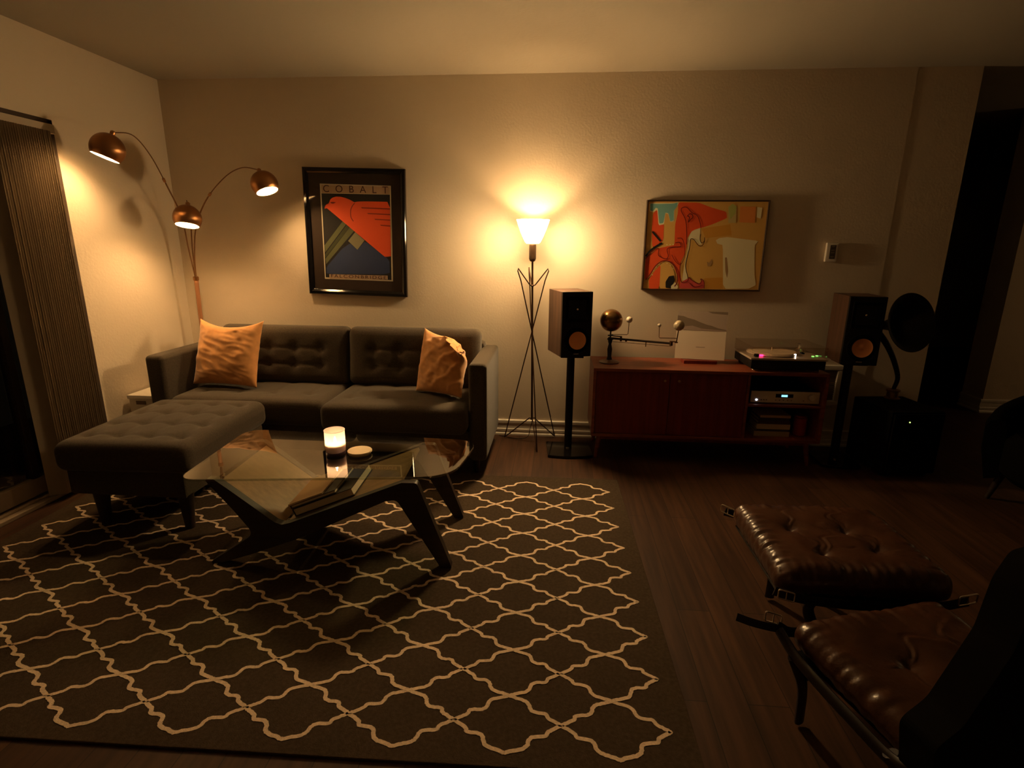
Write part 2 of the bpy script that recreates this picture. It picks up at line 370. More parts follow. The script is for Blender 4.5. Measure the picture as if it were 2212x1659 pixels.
PAINTING=[('p','frame',[(-0.391,0.29),(0.388,0.291),(0.39,-0.287),(-0.387,-0.295)]),
('f','ochre',[(-0.386,0.282),(0.382,0.283),(0.384,-0.28),(-0.38,-0.288)]),
('f','amber',[(-0.027,0.114),(0.156,0.141),(0.172,0.071),(0.005,0.052)]),
('f','amber',[(0.021,-0.208),(0.14,-0.202),(0.15,-0.278),(0.032,-0.28)]),
('f','red',[(-0.19,0.278),(-0.06,0.276),(0.018,0.248),(0.122,0.219),(0.131,0.18),(0.041,0.14),(-0.019,0.12),(-0.03,0.118),(-0.071,0.107),(-0.1,0.078),(-0.113,0.051),(-0.113,-0.002),(-0.12,-0.051),(-0.143,-0.106),(-0.144,-0.142),(-0.133,-0.229),(-0.138,-0.28),(-0.158,-0.197),(-0.187,-0.129),(-0.226,-0.097),(-0.253,-0.093),(-0.284,-0.103),(-0.31,-0.13),(-0.334,-0.176),(-0.359,-0.222),(-0.373,-0.218),(-0.377,-0.085),(-0.304,-0.017),(-0.242,-0.003),(-0.193,0.006),(-0.199,0.139),(-0.187,0.213)]),
('f','red',[(-0.348,0.208),(-0.318,0.235),(-0.311,0.139),(-0.271,0.139),(-0.268,0.041),(-0.296,-0.003),(-0.337,-0.008),(-0.349,0.094)]),
('f','cream',[(-0.375,0.273),(-0.219,0.274),(-0.193,0.281),(-0.187,0.269),(-0.211,0.226),(-0.205,0.159),(-0.231,0.151),(-0.249,0.204),(-0.267,0.209),(-0.271,0.139),(-0.306,0.132),(-0.322,0.23),(-0.348,0.215),(-0.371,0.221)]),
('f','teal',[(-0.37,0.269),(-0.325,0.267),(-0.218,0.269),(-0.193,0.278),(-0.195,0.252),(-0.215,0.226),(-0.21,0.165),(-0.232,0.156),(-0.249,0.209),(-0.268,0.213),(-0.276,0.147),(-0.303,0.143),(-0.319,0.239),(-0.332,0.243),(-0.349,0.221),(-0.367,0.226)]),
('f','cream',[(-0.034,0.118),(-0.088,0.096),(-0.103,0.06),(-0.11,0.043),(-0.102,-0.002),(-0.113,-0.083),(-0.124,-0.219),(-0.109,-0.233),(-0.088,-0.214),(-0.109,-0.128),(-0.093,-0.006),(-0.092,0.043),(-0.07,0.047),(-0.05,0.025),(-0.031,0.008),(-0.013,0.012),(-0.024,0.025),(-0.034,0.061),(-0.033,0.078)]),
('f','pink',[(-0.138,-0.28),(-0.132,-0.238),(-0.075,-0.205),(-0.06,-0.223),(-0.008,-0.245),(0.004,-0.222),(0.02,-0.227),(0.027,-0.277)]),
('f','cream',[(0.073,0.039),(0.094,0.053),(0.147,0.06),(0.348,0.037),(0.325,0.01),(0.347,-0.186),(0.364,-0.25),(0.317,-0.275),(0.152,-0.278),(0.121,0.009),(0.084,0.017)]),
('f','smudge',[(0.143,-0.071),(0.156,-0.071),(0.174,-0.161),(0.17,-0.207),(0.154,-0.157)]),
('f','smudge',[(0.029,-0.099),(0.043,-0.108),(0.058,-0.081),(0.065,-0.103),(0.058,-0.126),(0.036,-0.131)]),
('f','orange',[(0.206,0.253),(0.306,0.251),(0.311,0.15),(0.212,0.154)]),
('f','cream',[(0.315,0.249),(0.346,0.245),(0.345,0.176),(0.318,0.185)]),
('f','pale',[(0.131,0.253),(0.184,0.253),(0.19,0.15),(0.142,0.149)]),
('f','leaf',[(0.132,0.249),(0.156,0.27),(0.184,0.253),(0.18,0.21),(0.153,0.171),(0.14,0.21)]),
('f','ochre',[(-0.278,-0.134),(-0.243,-0.107),(-0.205,-0.124),(-0.178,-0.174),(-0.165,-0.28),(-0.271,-0.282)]),
('f','red',[(-0.345,-0.222),(-0.312,-0.167),(-0.274,-0.121),(-0.271,-0.282),(-0.341,-0.283)]),
('f','black',[(-0.233,-0.235),(-0.213,-0.198),(-0.181,-0.193),(-0.17,-0.225),(-0.193,-0.28),(-0.23,-0.276)]),
('f','cream',[(-0.194,-0.262),(-0.169,-0.238),(-0.148,-0.266),(-0.151,-0.282),(-0.193,-0.283)]),
('r','black',[(-0.342,0.09),(-0.315,0.061),(-0.285,0.03)],0.006),
('r','black',[(-0.275,0.019),(-0.306,0.001),(-0.332,-0.017),(-0.357,-0.04),(-0.377,-0.069)],0.006),
('r','line',[(-0.114,0.011),(-0.116,0.051),(-0.132,0.161),(-0.166,0.222),(-0.161,0.244),(-0.132,0.245),(-0.098,0.214),(-0.061,0.194),(-0.039,0.149),(-0.031,0.118)],0.0025),
('r','line',[(-0.377,-0.085),(-0.335,-0.035),(-0.295,-0.017),(-0.292,-0.062),(-0.245,-0.084),(-0.228,-0.066),(-0.238,-0.021),(-0.205,-0.007),(-0.152,-0.002),(-0.163,0.024),(-0.189,0.02)],0.0025),
('r','line',[(-0.366,-0.223),(-0.338,-0.185),(-0.31,-0.135),(-0.28,-0.107),(-0.248,-0.095),(-0.211,-0.106),(-0.182,-0.133),(-0.162,-0.174),(-0.155,-0.234),(-0.171,-0.266)],0.0035),
('r','line',[(-0.143,-0.11),(-0.144,-0.151),(-0.133,-0.22),(-0.118,-0.24),(-0.087,-0.228),(-0.08,-0.205),(-0.06,-0.223),(-0.012,-0.246),(0.005,-0.232),(-0.002,-0.213),(0.021,-0.231),(0.027,-0.277)],0.0025),
('r','line',[(-0.072,-0.242),(-0.042,-0.267),(-0.011,-0.264),(0.016,-0.254)],0.0025),
('r','ink',[(-0.028,0.078),(-0.03,0.043),(-0.016,0.021),(-0.002,0.034),(-0.002,0.057),(-0.001,0.026),(-0.017,0.001),(-0.04,0.008),(-0.07,0.043),(-0.092,0.043),(-0.093,-0.006),(-0.109,-0.105),(-0.105,-0.151),(-0.084,-0.21)],0.002),
('r','line',[(-0.125,0.192),(-0.111,0.205),(-0.095,0.201),(-0.089,0.183),(-0.101,0.172),(-0.115,0.153),(-0.111,0.183),(-0.125,0.192)],0.003),
('r','line',[(-0.206,-0.057),(-0.18,-0.097),(-0.142,-0.119),(-0.12,-0.051),(-0.142,0.042),(-0.178,0.051)],0.002),
('c','cream',[(-0.243,0.008)],0.0035),
('c','cream',[(-0.222,0.008)],0.0035),
('c','cream',[(-0.202,0.009)],0.0035),
('c','cream',[(-0.324,-0.19)],0.0035),
('c','cream',[(-0.317,-0.162)],0.0035),
('c','cream',[(-0.302,-0.139)],0.0035),
('c','cream',[(-0.283,-0.121)],0.0035),
('c','cream',[(-0.259,-0.11)],0.0035),
('c','cream',[(-0.233,-0.113)],0.0035),
('c','cream',[(-0.21,-0.127)],0.0035),
('c','cream',[(-0.19,-0.147)],0.0035),
('c','black',[(-0.289,0.017)],0.005),
('c','black',[(-0.306,0.003)],0.005),
('c','black',[(-0.328,-0.01)],0.005),
('c','black',[(-0.349,-0.029)],0.005),
('c','black',[(-0.364,-0.047)],0.005),
('c','black',[(-0.374,-0.063)],0.005),
('c','black',[(-0.342,0.089)],0.005)]

# ================================================================== THE SETTING
XL, XR, H = -2.736, 2.517, 2.44
bm = NB(); box2(bm, (-4.2, -6, -.1), (6.5, 4.5, 0)); struct('floor', bm, FLOOR)
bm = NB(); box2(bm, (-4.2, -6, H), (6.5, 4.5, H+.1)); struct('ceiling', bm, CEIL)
bm = NB(); box2(bm, (XL-.12, 0, 0), (2.140, .13, H)); box2(bm, (2.140, .005, 0), (XR, .13, H)); struct('wall_back', bm, WALL)
DY0, DY1, DZ = -.895, -3.4, 2.0
bm = NB()
box2(bm, (XL-.12, DY0, 0), (XL, 0, H)); box2(bm, (XL-.12, -6, DZ), (XL, DY0, H)); box2(bm, (XL-.12, -6, 0), (XL, DY1, DZ))
struct('wall_left', bm, WALL)
bm = NB(); box2(bm, (3.70, 1.0, 0), (6.4, 1.25, H)); struct('wall_hallway', bm, WALL)
bm = NB(); box2(bm, (6.4, -6, 0), (6.5, 4.5, H)); struct('wall_right', bm, WALL)
bm = NB(); box2(bm, (-4.2, 4.4, 0), (6.5, 4.5, H)); struct('wall_far', bm, WALL)
bm = NB(); box2(bm, (-4.2, -6.1, 0), (6.5, -6, H)); struct('wall_front', bm, WALL)

def baseboard(name, p0, p1, nrm):
    prof = [(0, 0), (.022, 0), (.022, .012), (.014, .022), (.014, .030), (.017, .033), (.017, .046), (.012, .052), (.011, .088), (.015, .094), (.015, .112), (.009, .118), (0, .118)]
    bm = NB(); a, b, nn = Vector(p0), Vector(p1), Vector(nrm)
    A = [bm.verts.new(a + nn*x + Vector((0, 0, z))) for x, z in prof]; Bv = [bm.verts.new(b + nn*x + Vector((0, 0, z))) for x, z in prof]
    bm.faces.new(A); bm.faces.new(Bv[::-1])
    for i in range(len(prof)): bm.faces.new((A[i], A[(i+1) % len(prof)], Bv[(i+1) % len(prof)], Bv[i]))
    bmesh.ops.recalc_face_normals(bm, faces=bm.faces); struct(name, bm, WHITE, smooth=None)
baseboard('baseboard_back', (XL+.022, 0, 0), (XR, 0, 0), (0, -1, 0))
baseboard('baseboard_left', (XL, 0, 0), (XL, -.86, 0), (1, 0, 0))
baseboard('baseboard_hallway', (3.70, 1.0, 0), (3.70, 1.25, 0), (-1, 0, 0))
baseboard('baseboard_right', (3.678, 1.0, 0), (6.4, 1.0, 0), (0, -1, 0))

# sliding glass door in the left wall
DOORM = mat('bronze_door_frame', (.05, .032, .02), .5, metal=.3)
RAILM = mat('pale_door_rail', (.42, .33, .24), .45)
bm = NB()
box2(bm, (XL-.10, DY0-.035, 0), (XL+.012, DY0, DZ), .003); box2(bm, (XL-.10, DY1, DZ-.018), (XL+.012, DY0, DZ+.004), .003)
door = struct('door_1', bm, DOORM)
bm = NB(); box2(bm, (XL-.075, DY1, .05), (XL-.067, DY0-.035, DZ-.02)); o = obj('glass_pane', bm, PANE, door)
bm = NB(); box2(bm, (XL-.09, DY1, .035), (XL-.045, DY0-.035, .13), .004); obj('bottom_rail', bm, RAILM, door)
bm = NB(); box2(bm, (XL-.10, DY1, 0), (XL+.03, DY0-.035, .022), .004); box2(bm, (XL-.02, DY1, .022), (XL-.008, DY0-.035, .034), .003); obj('threshold', bm, RAILM, door)
bm = NB(); box2(bm, (XL-.092, -1.36, .13), (XL-.045, -1.32, DZ-.02), .004); obj('door_stile', bm, DOORM, door)

# stack of drawn-back vertical blinds
BLIND = mat('blind_vane_vinyl', (.36, .29, .21), .55)
t = thing('vertical_blind', 'stack of drawn back beige vertical blind vanes beside the sliding glass door', 'blind', (XL+.05, -1.12, 0))
bm = NB(); box2(bm, (XL+.013, DY1+.1, 1.925), (XL+.055, -.935, 1.972), .003); obj('head_rail', bm, mat('blind_head_rail', (.5, .42, .32), .5), t, world=True)
for k in range(25):
    y = -1.025 - k*.0128; a = math.radians(random.uniform(-4, 4) + 33); bm = NB()
    n = 6; t2 = []
    for j in range(n+1):
        u = j/n - .5; bow = .006*(1-4*u*u)
        t2.append((u*.086, bow))
    ca, sa = math.cos(a), math.sin(a)
    ring = t2 + [(u, v+.0013) for u, v in t2[::-1]]
    prism(bm, [(XL+.054 + ca*u - sa*v, y + sa*u + ca*v) for u, v in ring], .032, 1.93, 'z')
    obj('vane', bm, BLIND, t, world=True)

# white framed wall heater behind the media cabinet
t = thing('wall_heater', 'white framed wall heater grille behind the right end of the cabinet', 'heater', (1.80, -.02, .30))
bm = NB(); x0, x1, z0, z1, fw = 1.60, 1.978, .305, .592, .036
for lo, hi in (((x0, -.03, z0), (x1, 0, z0+fw)), ((x0, -.03, z1-fw), (x1, 0, z1)), ((x0, -.03, z0+fw), (x0+fw, 0, z1-fw)), ((x1-fw, -.03, z0+fw), (x1, 0, z1-fw))):
    box2(bm, lo, hi, .006)
obj('frame', bm, WHITE, t, world=True)
bm = NB(); GR = mat('heater_grille_tan', (.30, .23, .15), .5, metal=.3)
box2(bm, (x0+fw, -.008, z0+fw), (x1-fw, -.001, z1-fw))
for k in range(14):
    z = z0+fw+.008+k*.0148; box2(bm, (x0+fw, -.016, z), (x1-fw, -.006, z+.006))
obj('grille', bm, GR, t, world=True)

# thermostat
t = thing('thermostat', 'small white wall thermostat with a dark display right of the painting', 'thermostat', (1.787, -.02, 1.347))
bm = NB(); box(bm, (1.787, -.012, 1.347), (.074, .024, .124), .006); obj('housing', bm, WHITE, t, world=True)
bm = NB(); box(bm, (1.790, -.0245, 1.349), (.036, .004, .088), .001); obj('display', bm, mat('thermostat_display', (.07, .055, .04), .3), t, world=True)
bm = NB()
for z in (1.385, 1.36, 1.345, 1.318): box(bm, (1.790, -.0268, z), (.022, .002, .008), .0005)
obj('display_digit', bm, mat('display_digit_grey', (.2, .16, .11), .4), t, world=True)

# ================================================================== RUG
RX, RY, RA, RW, RH = 0.3282, -.949, .0228, .3172, .1978
RUG = mat('dark_taupe_rug_pile', (.066, .047, .031), 1.0, spec=.05, bump=((300, 300, 300), .6, .003, 2), var=((90, 90, 90), .18, 3))
RUGL = mat('cream_rug_yarn', (.80, .62, .45), 1.0, spec=.05, bump=((300, 300, 300), .6, .003, 2), var=((140, 140, 140), .12, 3))
t = NB()
def rp(u, n, z):
    c, s = math.cos(RA), math.sin(RA); return Vector((RX + c*u*RW + s*n*RH, RY + s*u*RW - c*n*RH, z))
edge = round_poly([(-9.2, -.93), (.215, -.91), (.21, 8.70), (-9.2, 8.74)], .05, 3)
prism(t, [tuple(rp(u, n, 0).xy) for u, n in edge], 0.0005, .0085, 'z', 0, .002)
quarter = [(.5, 0), (.436, .062), (.372, .121), (.366, .202), (.25, .205), (.207, .258), (.197, .36), (.16, .417), (.06, .462), (0, .5)]
def chaikin(P, k):
    for _ in range(k):
        Q = [P[0]]
        for a, b in zip(P[:-1], P[1:]):
            Q += [(a[0]*.75+b[0]*.25, a[1]*.75+b[1]*.25), (a[0]*.25+b[0]*.75, a[1]*.25+b[1]*.75)]
        P = Q + [P[-1]]
    return P
qq = chaikin(quarter, 2)
loop = qq + [(-u, n) for u, n in qq[::-1]][1:] + [(-u, -n) for u, n in qq][1:] + [(u, -n) for u, n in qq[::-1]][1:-1]
lm = bmesh.new(); rr = random.Random(3)
hw = .0062
for i in range(9):
    for j in range(9):
        P = [rp(-.5-i+u, j+n, .0096+.0002*(i % 2 + 2*(j % 2))) for u, n in loop]; m = len(P); L, R_ = [], []
        for k in range(m):
            d = (P[(k+1) % m]-P[k-1]).normalized(); nn = Vector((-d.y, d.x, 0)); jit = rr.uniform(-.0012, .0012)
            a, b = P[k]+nn*(hw+jit), P[k]-nn*(hw-jit); dz = Vector((0, 0, .0014))
            L.append((lm.verts.new(a), lm.verts.new(a-dz))); R_.append((lm.verts.new(b), lm.verts.new(b-dz)))
        for k in range(m):
            q = (k+1) % m
            lm.faces.new((L[k][0], R_[k][0], R_[q][0], L[q][0])); lm.faces.new((L[k][1], L[k][0], L[q][0], L[q][1])); lm.faces.new((R_[k][0], R_[k][1], R_[q][1], R_[q][0]))
merge(t, lm, 1)
tag(obj('area_rug', t, [RUG, RUGL], smooth=None), 'dark taupe area rug with a cream trellis pattern under the coffee table', 'rug')

# ================================================================== SOFA
def tufted(hx, hy, cols, rows, depth, crease, puff, axis='z', sg=.028, cols_x=None):
    """dents the +axis face of a cushion at a grid of buttons joined by soft creases"""
    cx = cols_x or [(-1 + 2*(i+.5)/cols)*hx*.94 for i in range(cols)]; ry = rows if isinstance(rows, (list, tuple)) else [(-1 + 2*(i+.5)/rows)*hy*.9 for i in range(rows)]
    def f(p, n):
        if axis == 'z': a, b, k = p.x, p.y, n.z
        else: a, b, k = p.x, p.z, -n.y
        if k <= .05: return p
        e = max(0, 1-(abs(a)/hx)**4)*max(0, 1-(abs(b)/hy)**4)
        d = puff*e
        for x in cx:
            for y in ry:
                q = ((a-x)**2 + (b-y)**2)/(2*sg*sg)
                if q < 12: d -= depth*math.exp(-q)
        inx = 1 if min(cx) - .01 <= a <= max(cx) + .01 else math.exp(-min(abs(a-min(cx)), abs(a-max(cx)))**2/(2*.02**2))
        iny = 1 if min(ry) - .01 <= b <= max(ry) + .01 else math.exp(-min(abs(b-min(ry)), abs(b-max(ry)))**2/(2*.02**2))
        for y in ry: d -= crease*inx*math.exp(-(b-y)**2/(2*.008**2))
        for x in cx: d -= crease*iny*.55*math.exp(-(a-x)**2/(2*.008**2))
        d *= k
        if axis == 'z': p.z += d
        else: p.y -= d
        return p
    return f

sofa = thing('sofa', 'charcoal brown tufted two seat sofa against the back wall', 'sofa', (-1.455, -.48, 0))
SZ = .10
bm = NB(); box2(bm, (-2.40, -.77, .115), (-.50, -.17, .285), .02); obj('base', bm, SOFA, sofa, world=True)
bm = NB(); box2(bm, (-2.42, -.235, .12), (-.48, -.12, .735), .03); obj('back_frame', bm, SOFA, sofa, world=True)
for x0, x1 in ((-2.512, -2.395), (-.508, -.398)):
    bm = NB(); M_ = Matrix.Translation(((x0+x1)/2, -.452, .4))
    roundbox(bm, (x1-x0, .676, .605), .028, .05, None, M_); obj('arm', bm, SOFA, sofa, world=True)
# seat cushions
for x0, x1, yf in ((-2.392, -1.402, -.80), (-1.398, -.510, -.868)):
    bm = NB(); cx, cy = (x0+x1)/2, (yf-.20)/2; sx, sy = x1-x0, -.20-yf
    roundbox(bm, (sx, sy, .165), .045, .014, tufted(sx/2, sy/2, 4, 2, .009, .003, .012), Matrix.Translation((cx, cy, .362))); obj('seat_cushion', bm, SOFA, sofa, world=True)
# back cushions, leaning
for x0, x1 in ((-2.30, -1.402), (-1.396, -.500)):
    sx = x1-x0; bm = NB()
    M_ = Matrix.Translation(((x0+x1)/2, -.285, .635)) @ Matrix.Rotation(math.radians(-9), 4, 'X')
    roundbox(bm, (sx, .155, .395), .05, .0125, tufted(sx/2, .20, 4, [.045, -.065], .016, .0055, .016, 'y', cols_x=[sx*f for f in (-.3, -.1, .1, .3)]), M_); obj('back_cushion', bm, SOFA, sofa, world=True)
for x in (-2.44, -.47):
    for y in (-.72, -.2):
        bm = NB(); lathe(bm, [(0, 0), (.016, 0), (.024, .118), (0, .118)], 16, Matrix.Translation((x, y, 0))); obj('leg', bm, DARKWOOD, sofa, world=True)

ott = thing('ottoman', 'charcoal brown tufted chaise ottoman pushed against the left seat of the sofa', 'ottoman', (-2.04, -1.2, 0))
bm = NB()
sx, sy = .66, .80
M_ = Matrix.Translation((-2.045, -1.232, .382)) @ Matrix.Rotation(math.radians(2.5), 4, 'Z')
roundbox(bm, (sx, sy, .15), .052, .0125, tufted(sx/2, sy/2, 4, 4, .014, .005, .012), M_); obj('seat_cushion', bm, SOFA, ott, world=True)
bm = NB(); box(bm, (-2.045, -1.232, .25), (.60, .72, .145), .015, None); obj('base', bm, SOFA, ott, world=True)
for x in (-2.215, -1.775):
    for y in (-1.555, -.86):
        bm = NB(); lathe(bm, [(0, .011), (.022, .011), (.036, .19), (0, .19)], 18, Matrix.Translation((x, y, 0))); obj('leg', bm, DARKWOOD, ott, world=True)

# ------------------------------------------------------------------ throw pillows
def pillow(name, label, loc, M_, w, h, th, seed, ears=.11, fold=0.0):
    n = 56; t = bmesh.new(); o = Vector((seed*13.1, seed*7.7, 0)); side = []
    for s in (1, -1):
        g = []
        for i in range(n+1):
            row = []
            for j in range(n+1):
                u, v = -1+2*i/n, -1+2*j/n
                x = u*w/2*(1 - ears*(1-v*v)*abs(u)**3); z = v*h/2*(1 - (ears*2.6 if v > 0 else ears*.6)*(1-u*u)*abs(v)**3)
                b = max(0, (1-abs(u)**2.3))**.55 * max(0, (1-abs(v)**2.3))**.55
                d = th/2*b
                q = Vector((u*2.0, v*2.0, 0))+o
                wr = noise.noise(q*1.1)*.010 + .0055*(1-abs(noise.noise(Vector((q.x*1.2+q.y*2.6, q.y*1.3-q.x*.7, 1.3)))*2))*min(1, b*1.6)
                wr += .004*math.sin(9*(u*.5+v)+3*noise.noise(q*1.7))*max(0, noise.noise(q*.9+Vector((4, 2, 1)))+.2)
                y = -s*(d + wr*min(1, b*2.2))
                k = max(0, u*.9+v-.95); y += -fold*min(k, .5)*.26*(1+.3*math.sin(14*(u-v)))   # slumped corner bends over forwards
                xx = x + fold*k*.03; zz = z - fold*k*k*.22
                if fold: y -= .010*max(0, math.sin(11*(u*.8-v)+2*noise.noise(q*1.2)))*max(0, .5+.5*u)*min(1, b*2)*s
                row.append(t.verts.new((xx, y, zz)))
            g.append(row)
        for i in range(n):
            for j in range(n):
                q4 = (g[i][j], g[i+1][j], g[i+1][j+1], g[i][j+1]); t.faces.new(q4 if s > 0 else q4[::-1])
    bmesh.ops.remove_doubles(t, verts=t.verts, dist=2e-4); bmesh.ops.recalc_face_normals(t, faces=t.faces)
    ob = obj(name, t, VELVET, smooth=180); ob.matrix_world = M_
    return tag(ob, label, 'pillow', 'orange throw pillows on the sofa')
pillow('throw_pillow', 'square orange velvet pillow leaning in the left corner of the sofa', None,
       Matrix.Translation((-2.148, -.500, .676)) @ Matrix.Rotation(math.radians(-19), 4, 'X') @ Matrix.Rotation(math.radians(-6), 4, 'Z') @ Matrix.Rotation(math.radians(2), 4, 'Y'), .475, .44, .165, 1.0, .10)
pillow('throw_pillow', 'slumped orange velvet pillow with a folded corner by the right sofa arm', None,
       Matrix.Translation((-.705, -.555, .660)) @ Matrix.Rotation(math.radians(-18), 4, 'X') @ Matrix.Rotation(math.radians(-24), 4, 'Z') @ Matrix.Rotation(math.radians(7), 4, 'Y'), .36, .41, .15, 2.3, .08, .8)

# white box between the sofa and the left wall
t = thing('storage_box', 'white box with a slot handle between the sofa and left wall', 'box', (-2.625, -.60, 0))
bm = NB(); box2(bm, (-2.712, -.72, 0), (-2.53, -.50, .405), .004); obj('body', bm, WHITE, t, world=True)
bm = NB(); box2(bm, (-2.718, -.728, .405), (-2.524, -.494, .43), .004); obj('lid', bm, WHITE, t, world=True)
bm = NB(); box2(bm, (-2.665, -.7225, .368), (-2.60, -.7195, .392), .001); obj('slot_handle', bm, mat('slot_shade_grey', (.16, .11, .07), .6), t, world=True)  # flat dark patch: the shade in the handle hole painted as its colour

# ================================================================== ARC LAMP
arc = thing('arc_floor_lamp', 'three headed brass arc floor lamp in the corner behind the sofa', 'floor lamp', (-2.575, -.085, 0))
bm = NB(); lathe(bm, [(0, 0), (.07, 0), (.07, .014), (.022, .028), (0, .03)], 40, Matrix.Translation((-2.6, -.085, 0))); obj('base', bm, BRASS, arc, world=True)
bm = NB(); tube(bm, [(-2.6, -.085, .02), (-2.585, -.1, .7), (-2.565, -.12, 1.125)], [.0125, .0135, .0145], 16); obj('pole', bm, mat('copper_pole', (.46, .22, .11), .45, metal=.4), arc, world=True)
bm = NB(); cyl(bm, (0, 0, -.012), .0185, .03, 20, aim((-2.565, -.12, 1.125), (.02, -.02, 1)), bev=.004); obj('hub', bm, BRASS, arc, world=True)
heads = [  # centre of dome, down axis, arm control points
    (Vector((-2.462, -.86, 1.864)), Vector((-.30, -.24, -.93)), [(-2.567, -.122, 1.13), (-2.578, -.14, 1.35), (-2.562, -.19, 1.55), (-2.55, -.30, 1.72), (-2.515, -.46, 1.885), (-2.465, -.65, 1.97)]),
    (Vector((-2.375, -.40, 1.527)), Vector((.02, -.27, -.96)), [(-2.564, -.124, 1.13), (-2.555, -.13, 1.35), (-2.52, -.16, 1.52), (-2.47, -.24, 1.61), (-2.42, -.32, 1.64)]),
    (Vector((-1.892, -.30, 1.742)), Vector((.36, -.12, -.92)), [(-2.562, -.122, 1.13), (-2.548, -.125, 1.30), (-2.50, -.14, 1.48), (-2.38, -.18, 1.65), (-2.20, -.23, 1.79), (-2.05, -.27, 1.845)]),
]
for cen, ax, ctrl in heads:
    ax = ax.normalized(); capp = cen - ax*.085
    ctrl = ctrl + [tuple(capp - ax*.010)]
    path = smooth_path(ctrl, 8); m = len(path); k0 = int(m*.55)
    bm = NB(); tube(bm, path, [.0046 if i < k0 else .0032 for i in range(m)], 10); arm = obj('arm', bm, ARMB, arc, world=True)
    bm = NB(); d = (path[k0+1]-path[k0-1]).normalized(); cyl(bm, (0, 0, -.014), .0085, .028, 14, aim(path[k0], d), bev=.003); obj('collar', bm, BRASS, arm, world=True)
    # dome: outside brass, inside white
    r = .083; a1 = math.radians(126); nn = 20
    outer = [(r*math.sin(a1*i/nn), r*math.cos(a1*i/nn)) for i in range(nn+1)]
    inner = [((r-.0025)*math.sin(a1*i/nn), (r-.0025)*math.cos(a1*i/nn)) for i in range(nn, -1, -1)]
    bm = NB(); lathe(bm, outer+inner, 48, aim(cen, -ax), mis=[0]*nn+[1]*(nn+1)); sh = obj('lamp_shade', bm, [BRASS, mat('shade_white_lining', (.85, .8, .72), .6)], arc, world=True, smooth=60)
    bm = NB(); lathe(bm, [(0, .078), (.013, .078), (.013, .097), (.007, .103), (0, .103)], 20, aim(cen, -ax)); obj('cap', bm, BRASS, sh, world=True)
    bm = NB(); cyl(bm, (0, 0, .03), .014, .052, 16, aim(cen, -ax)); obj('socket', bm, mat('ceramic_socket', (.7, .65, .6), .4), sh, world=True)
    bm = NB(); ball(bm, (0, 0, 0), .027, 0, 2); bmesh.ops.transform(bm, matrix=Matrix.Translation(cen), verts=bm.verts); obj('bulb', bm, BULB2, sh, world=True)

# ================================================================== TORCHIERE
tl = thing('torchiere_floor_lamp', 'lit wire tripod torchiere floor lamp with a white glass shade', 'floor lamp', (-.152, -.158, 0))
LX, LY = -.170, -.165
bm = NB(); prof = [(.040, 0), (.052, .012), (.068, .045), (.085, .085), (.098, .120), (.106, .147)]
lathe(bm, prof, 48, Matrix.Translation((LX, LY, 1.388)))
tube(bm, [(LX+.106*math.cos(k*PI/24), LY+.106*math.sin(k*PI/24), 1.535) for k in range(48)], .0016, 6, closed=True)
for f in bm.faces:      # outward everywhere
    f.normal_update(); c = f.calc_center_median() - Vector((LX, LY, 0)); c.z = 0
    if f.normal.dot(c) < 0 and c.length > .02: f.normal_flip()
sh = obj('lamp_shade', bm, OPAL, tl, world=True, smooth=60)
bm = NB(); ball(bm, (LX, LY, 1.452), .027, 0, 2); obj('bulb', bm, BULB, sh, world=True)
bm = NB(); lathe(bm, [(0, 0), (.008, .0), (.018, .006), (.0235, .02), (.0235, .112), (.020, .118), (0, .118)], 24, Matrix.Translation((LX, LY, 1.270))); obj('socket', bm, mat('dark_brown_socket', (.045, .024, .012), .35), tl, world=True)
bm = NB(); tube(bm, [(LX, LY, 1.28), (-.168, -.164, 1.12), (-.155, -.160, .178)], .0068, 12); obj('pole', bm, BRONZE, tl, world=True)
for fx, fy in ((-.357, -.087), (.010, -.028), (-.108, -.358)):
    c0 = Vector((-.158, -.160, 0)); d = Vector((fx, fy, 0))-c0; d.z = 0; dn = d.normalized()
    top = Vector((LX, LY, 1.225)) - dn*.112; hub = Vector((-.168, -.164, 1.115)); low = Vector((-.155, -.160, .182))
    path = [hub - dn*.004, hub - dn*.02 + Vector((0, 0, .004)), top + dn*.016 - Vector((0, 0, .016)), top + Vector((0, 0, .003)), top - dn*.004 - Vector((0, 0, .012))]
    foot = Vector((fx, fy, .006))
    path += [top.lerp(foot, .06), top.lerp(foot, .5), foot.lerp(top, .02), foot, foot.lerp(low, .03) + Vector((0, 0, .001)), low + dn*.02, low + dn*.004]
    bm = NB(); tube(bm, path, .0042, 8); obj('wire_leg', bm, BRONZE, tl, world=True)
for z, x, y in ((1.113, -.168, -.164), (.178, -.155, -.160)):
    bm = NB(); cyl(bm, (x, y, z-.006), .0105, .013, 16, bev=.002); obj('clamp_ring', bm, BRONZE, tl, world=True)
bm = NB(); tube(bm, smooth_path([(-.152, -.15, .17), (-.17, -.10, .08), (-.19, -.08, .012), (-.26, -.10, .004), (-.34, -.07, .004), (-.40, -.05, .004)], 6), .0022, 6); obj('power_cord', bm, BLACK, tl, world=True)

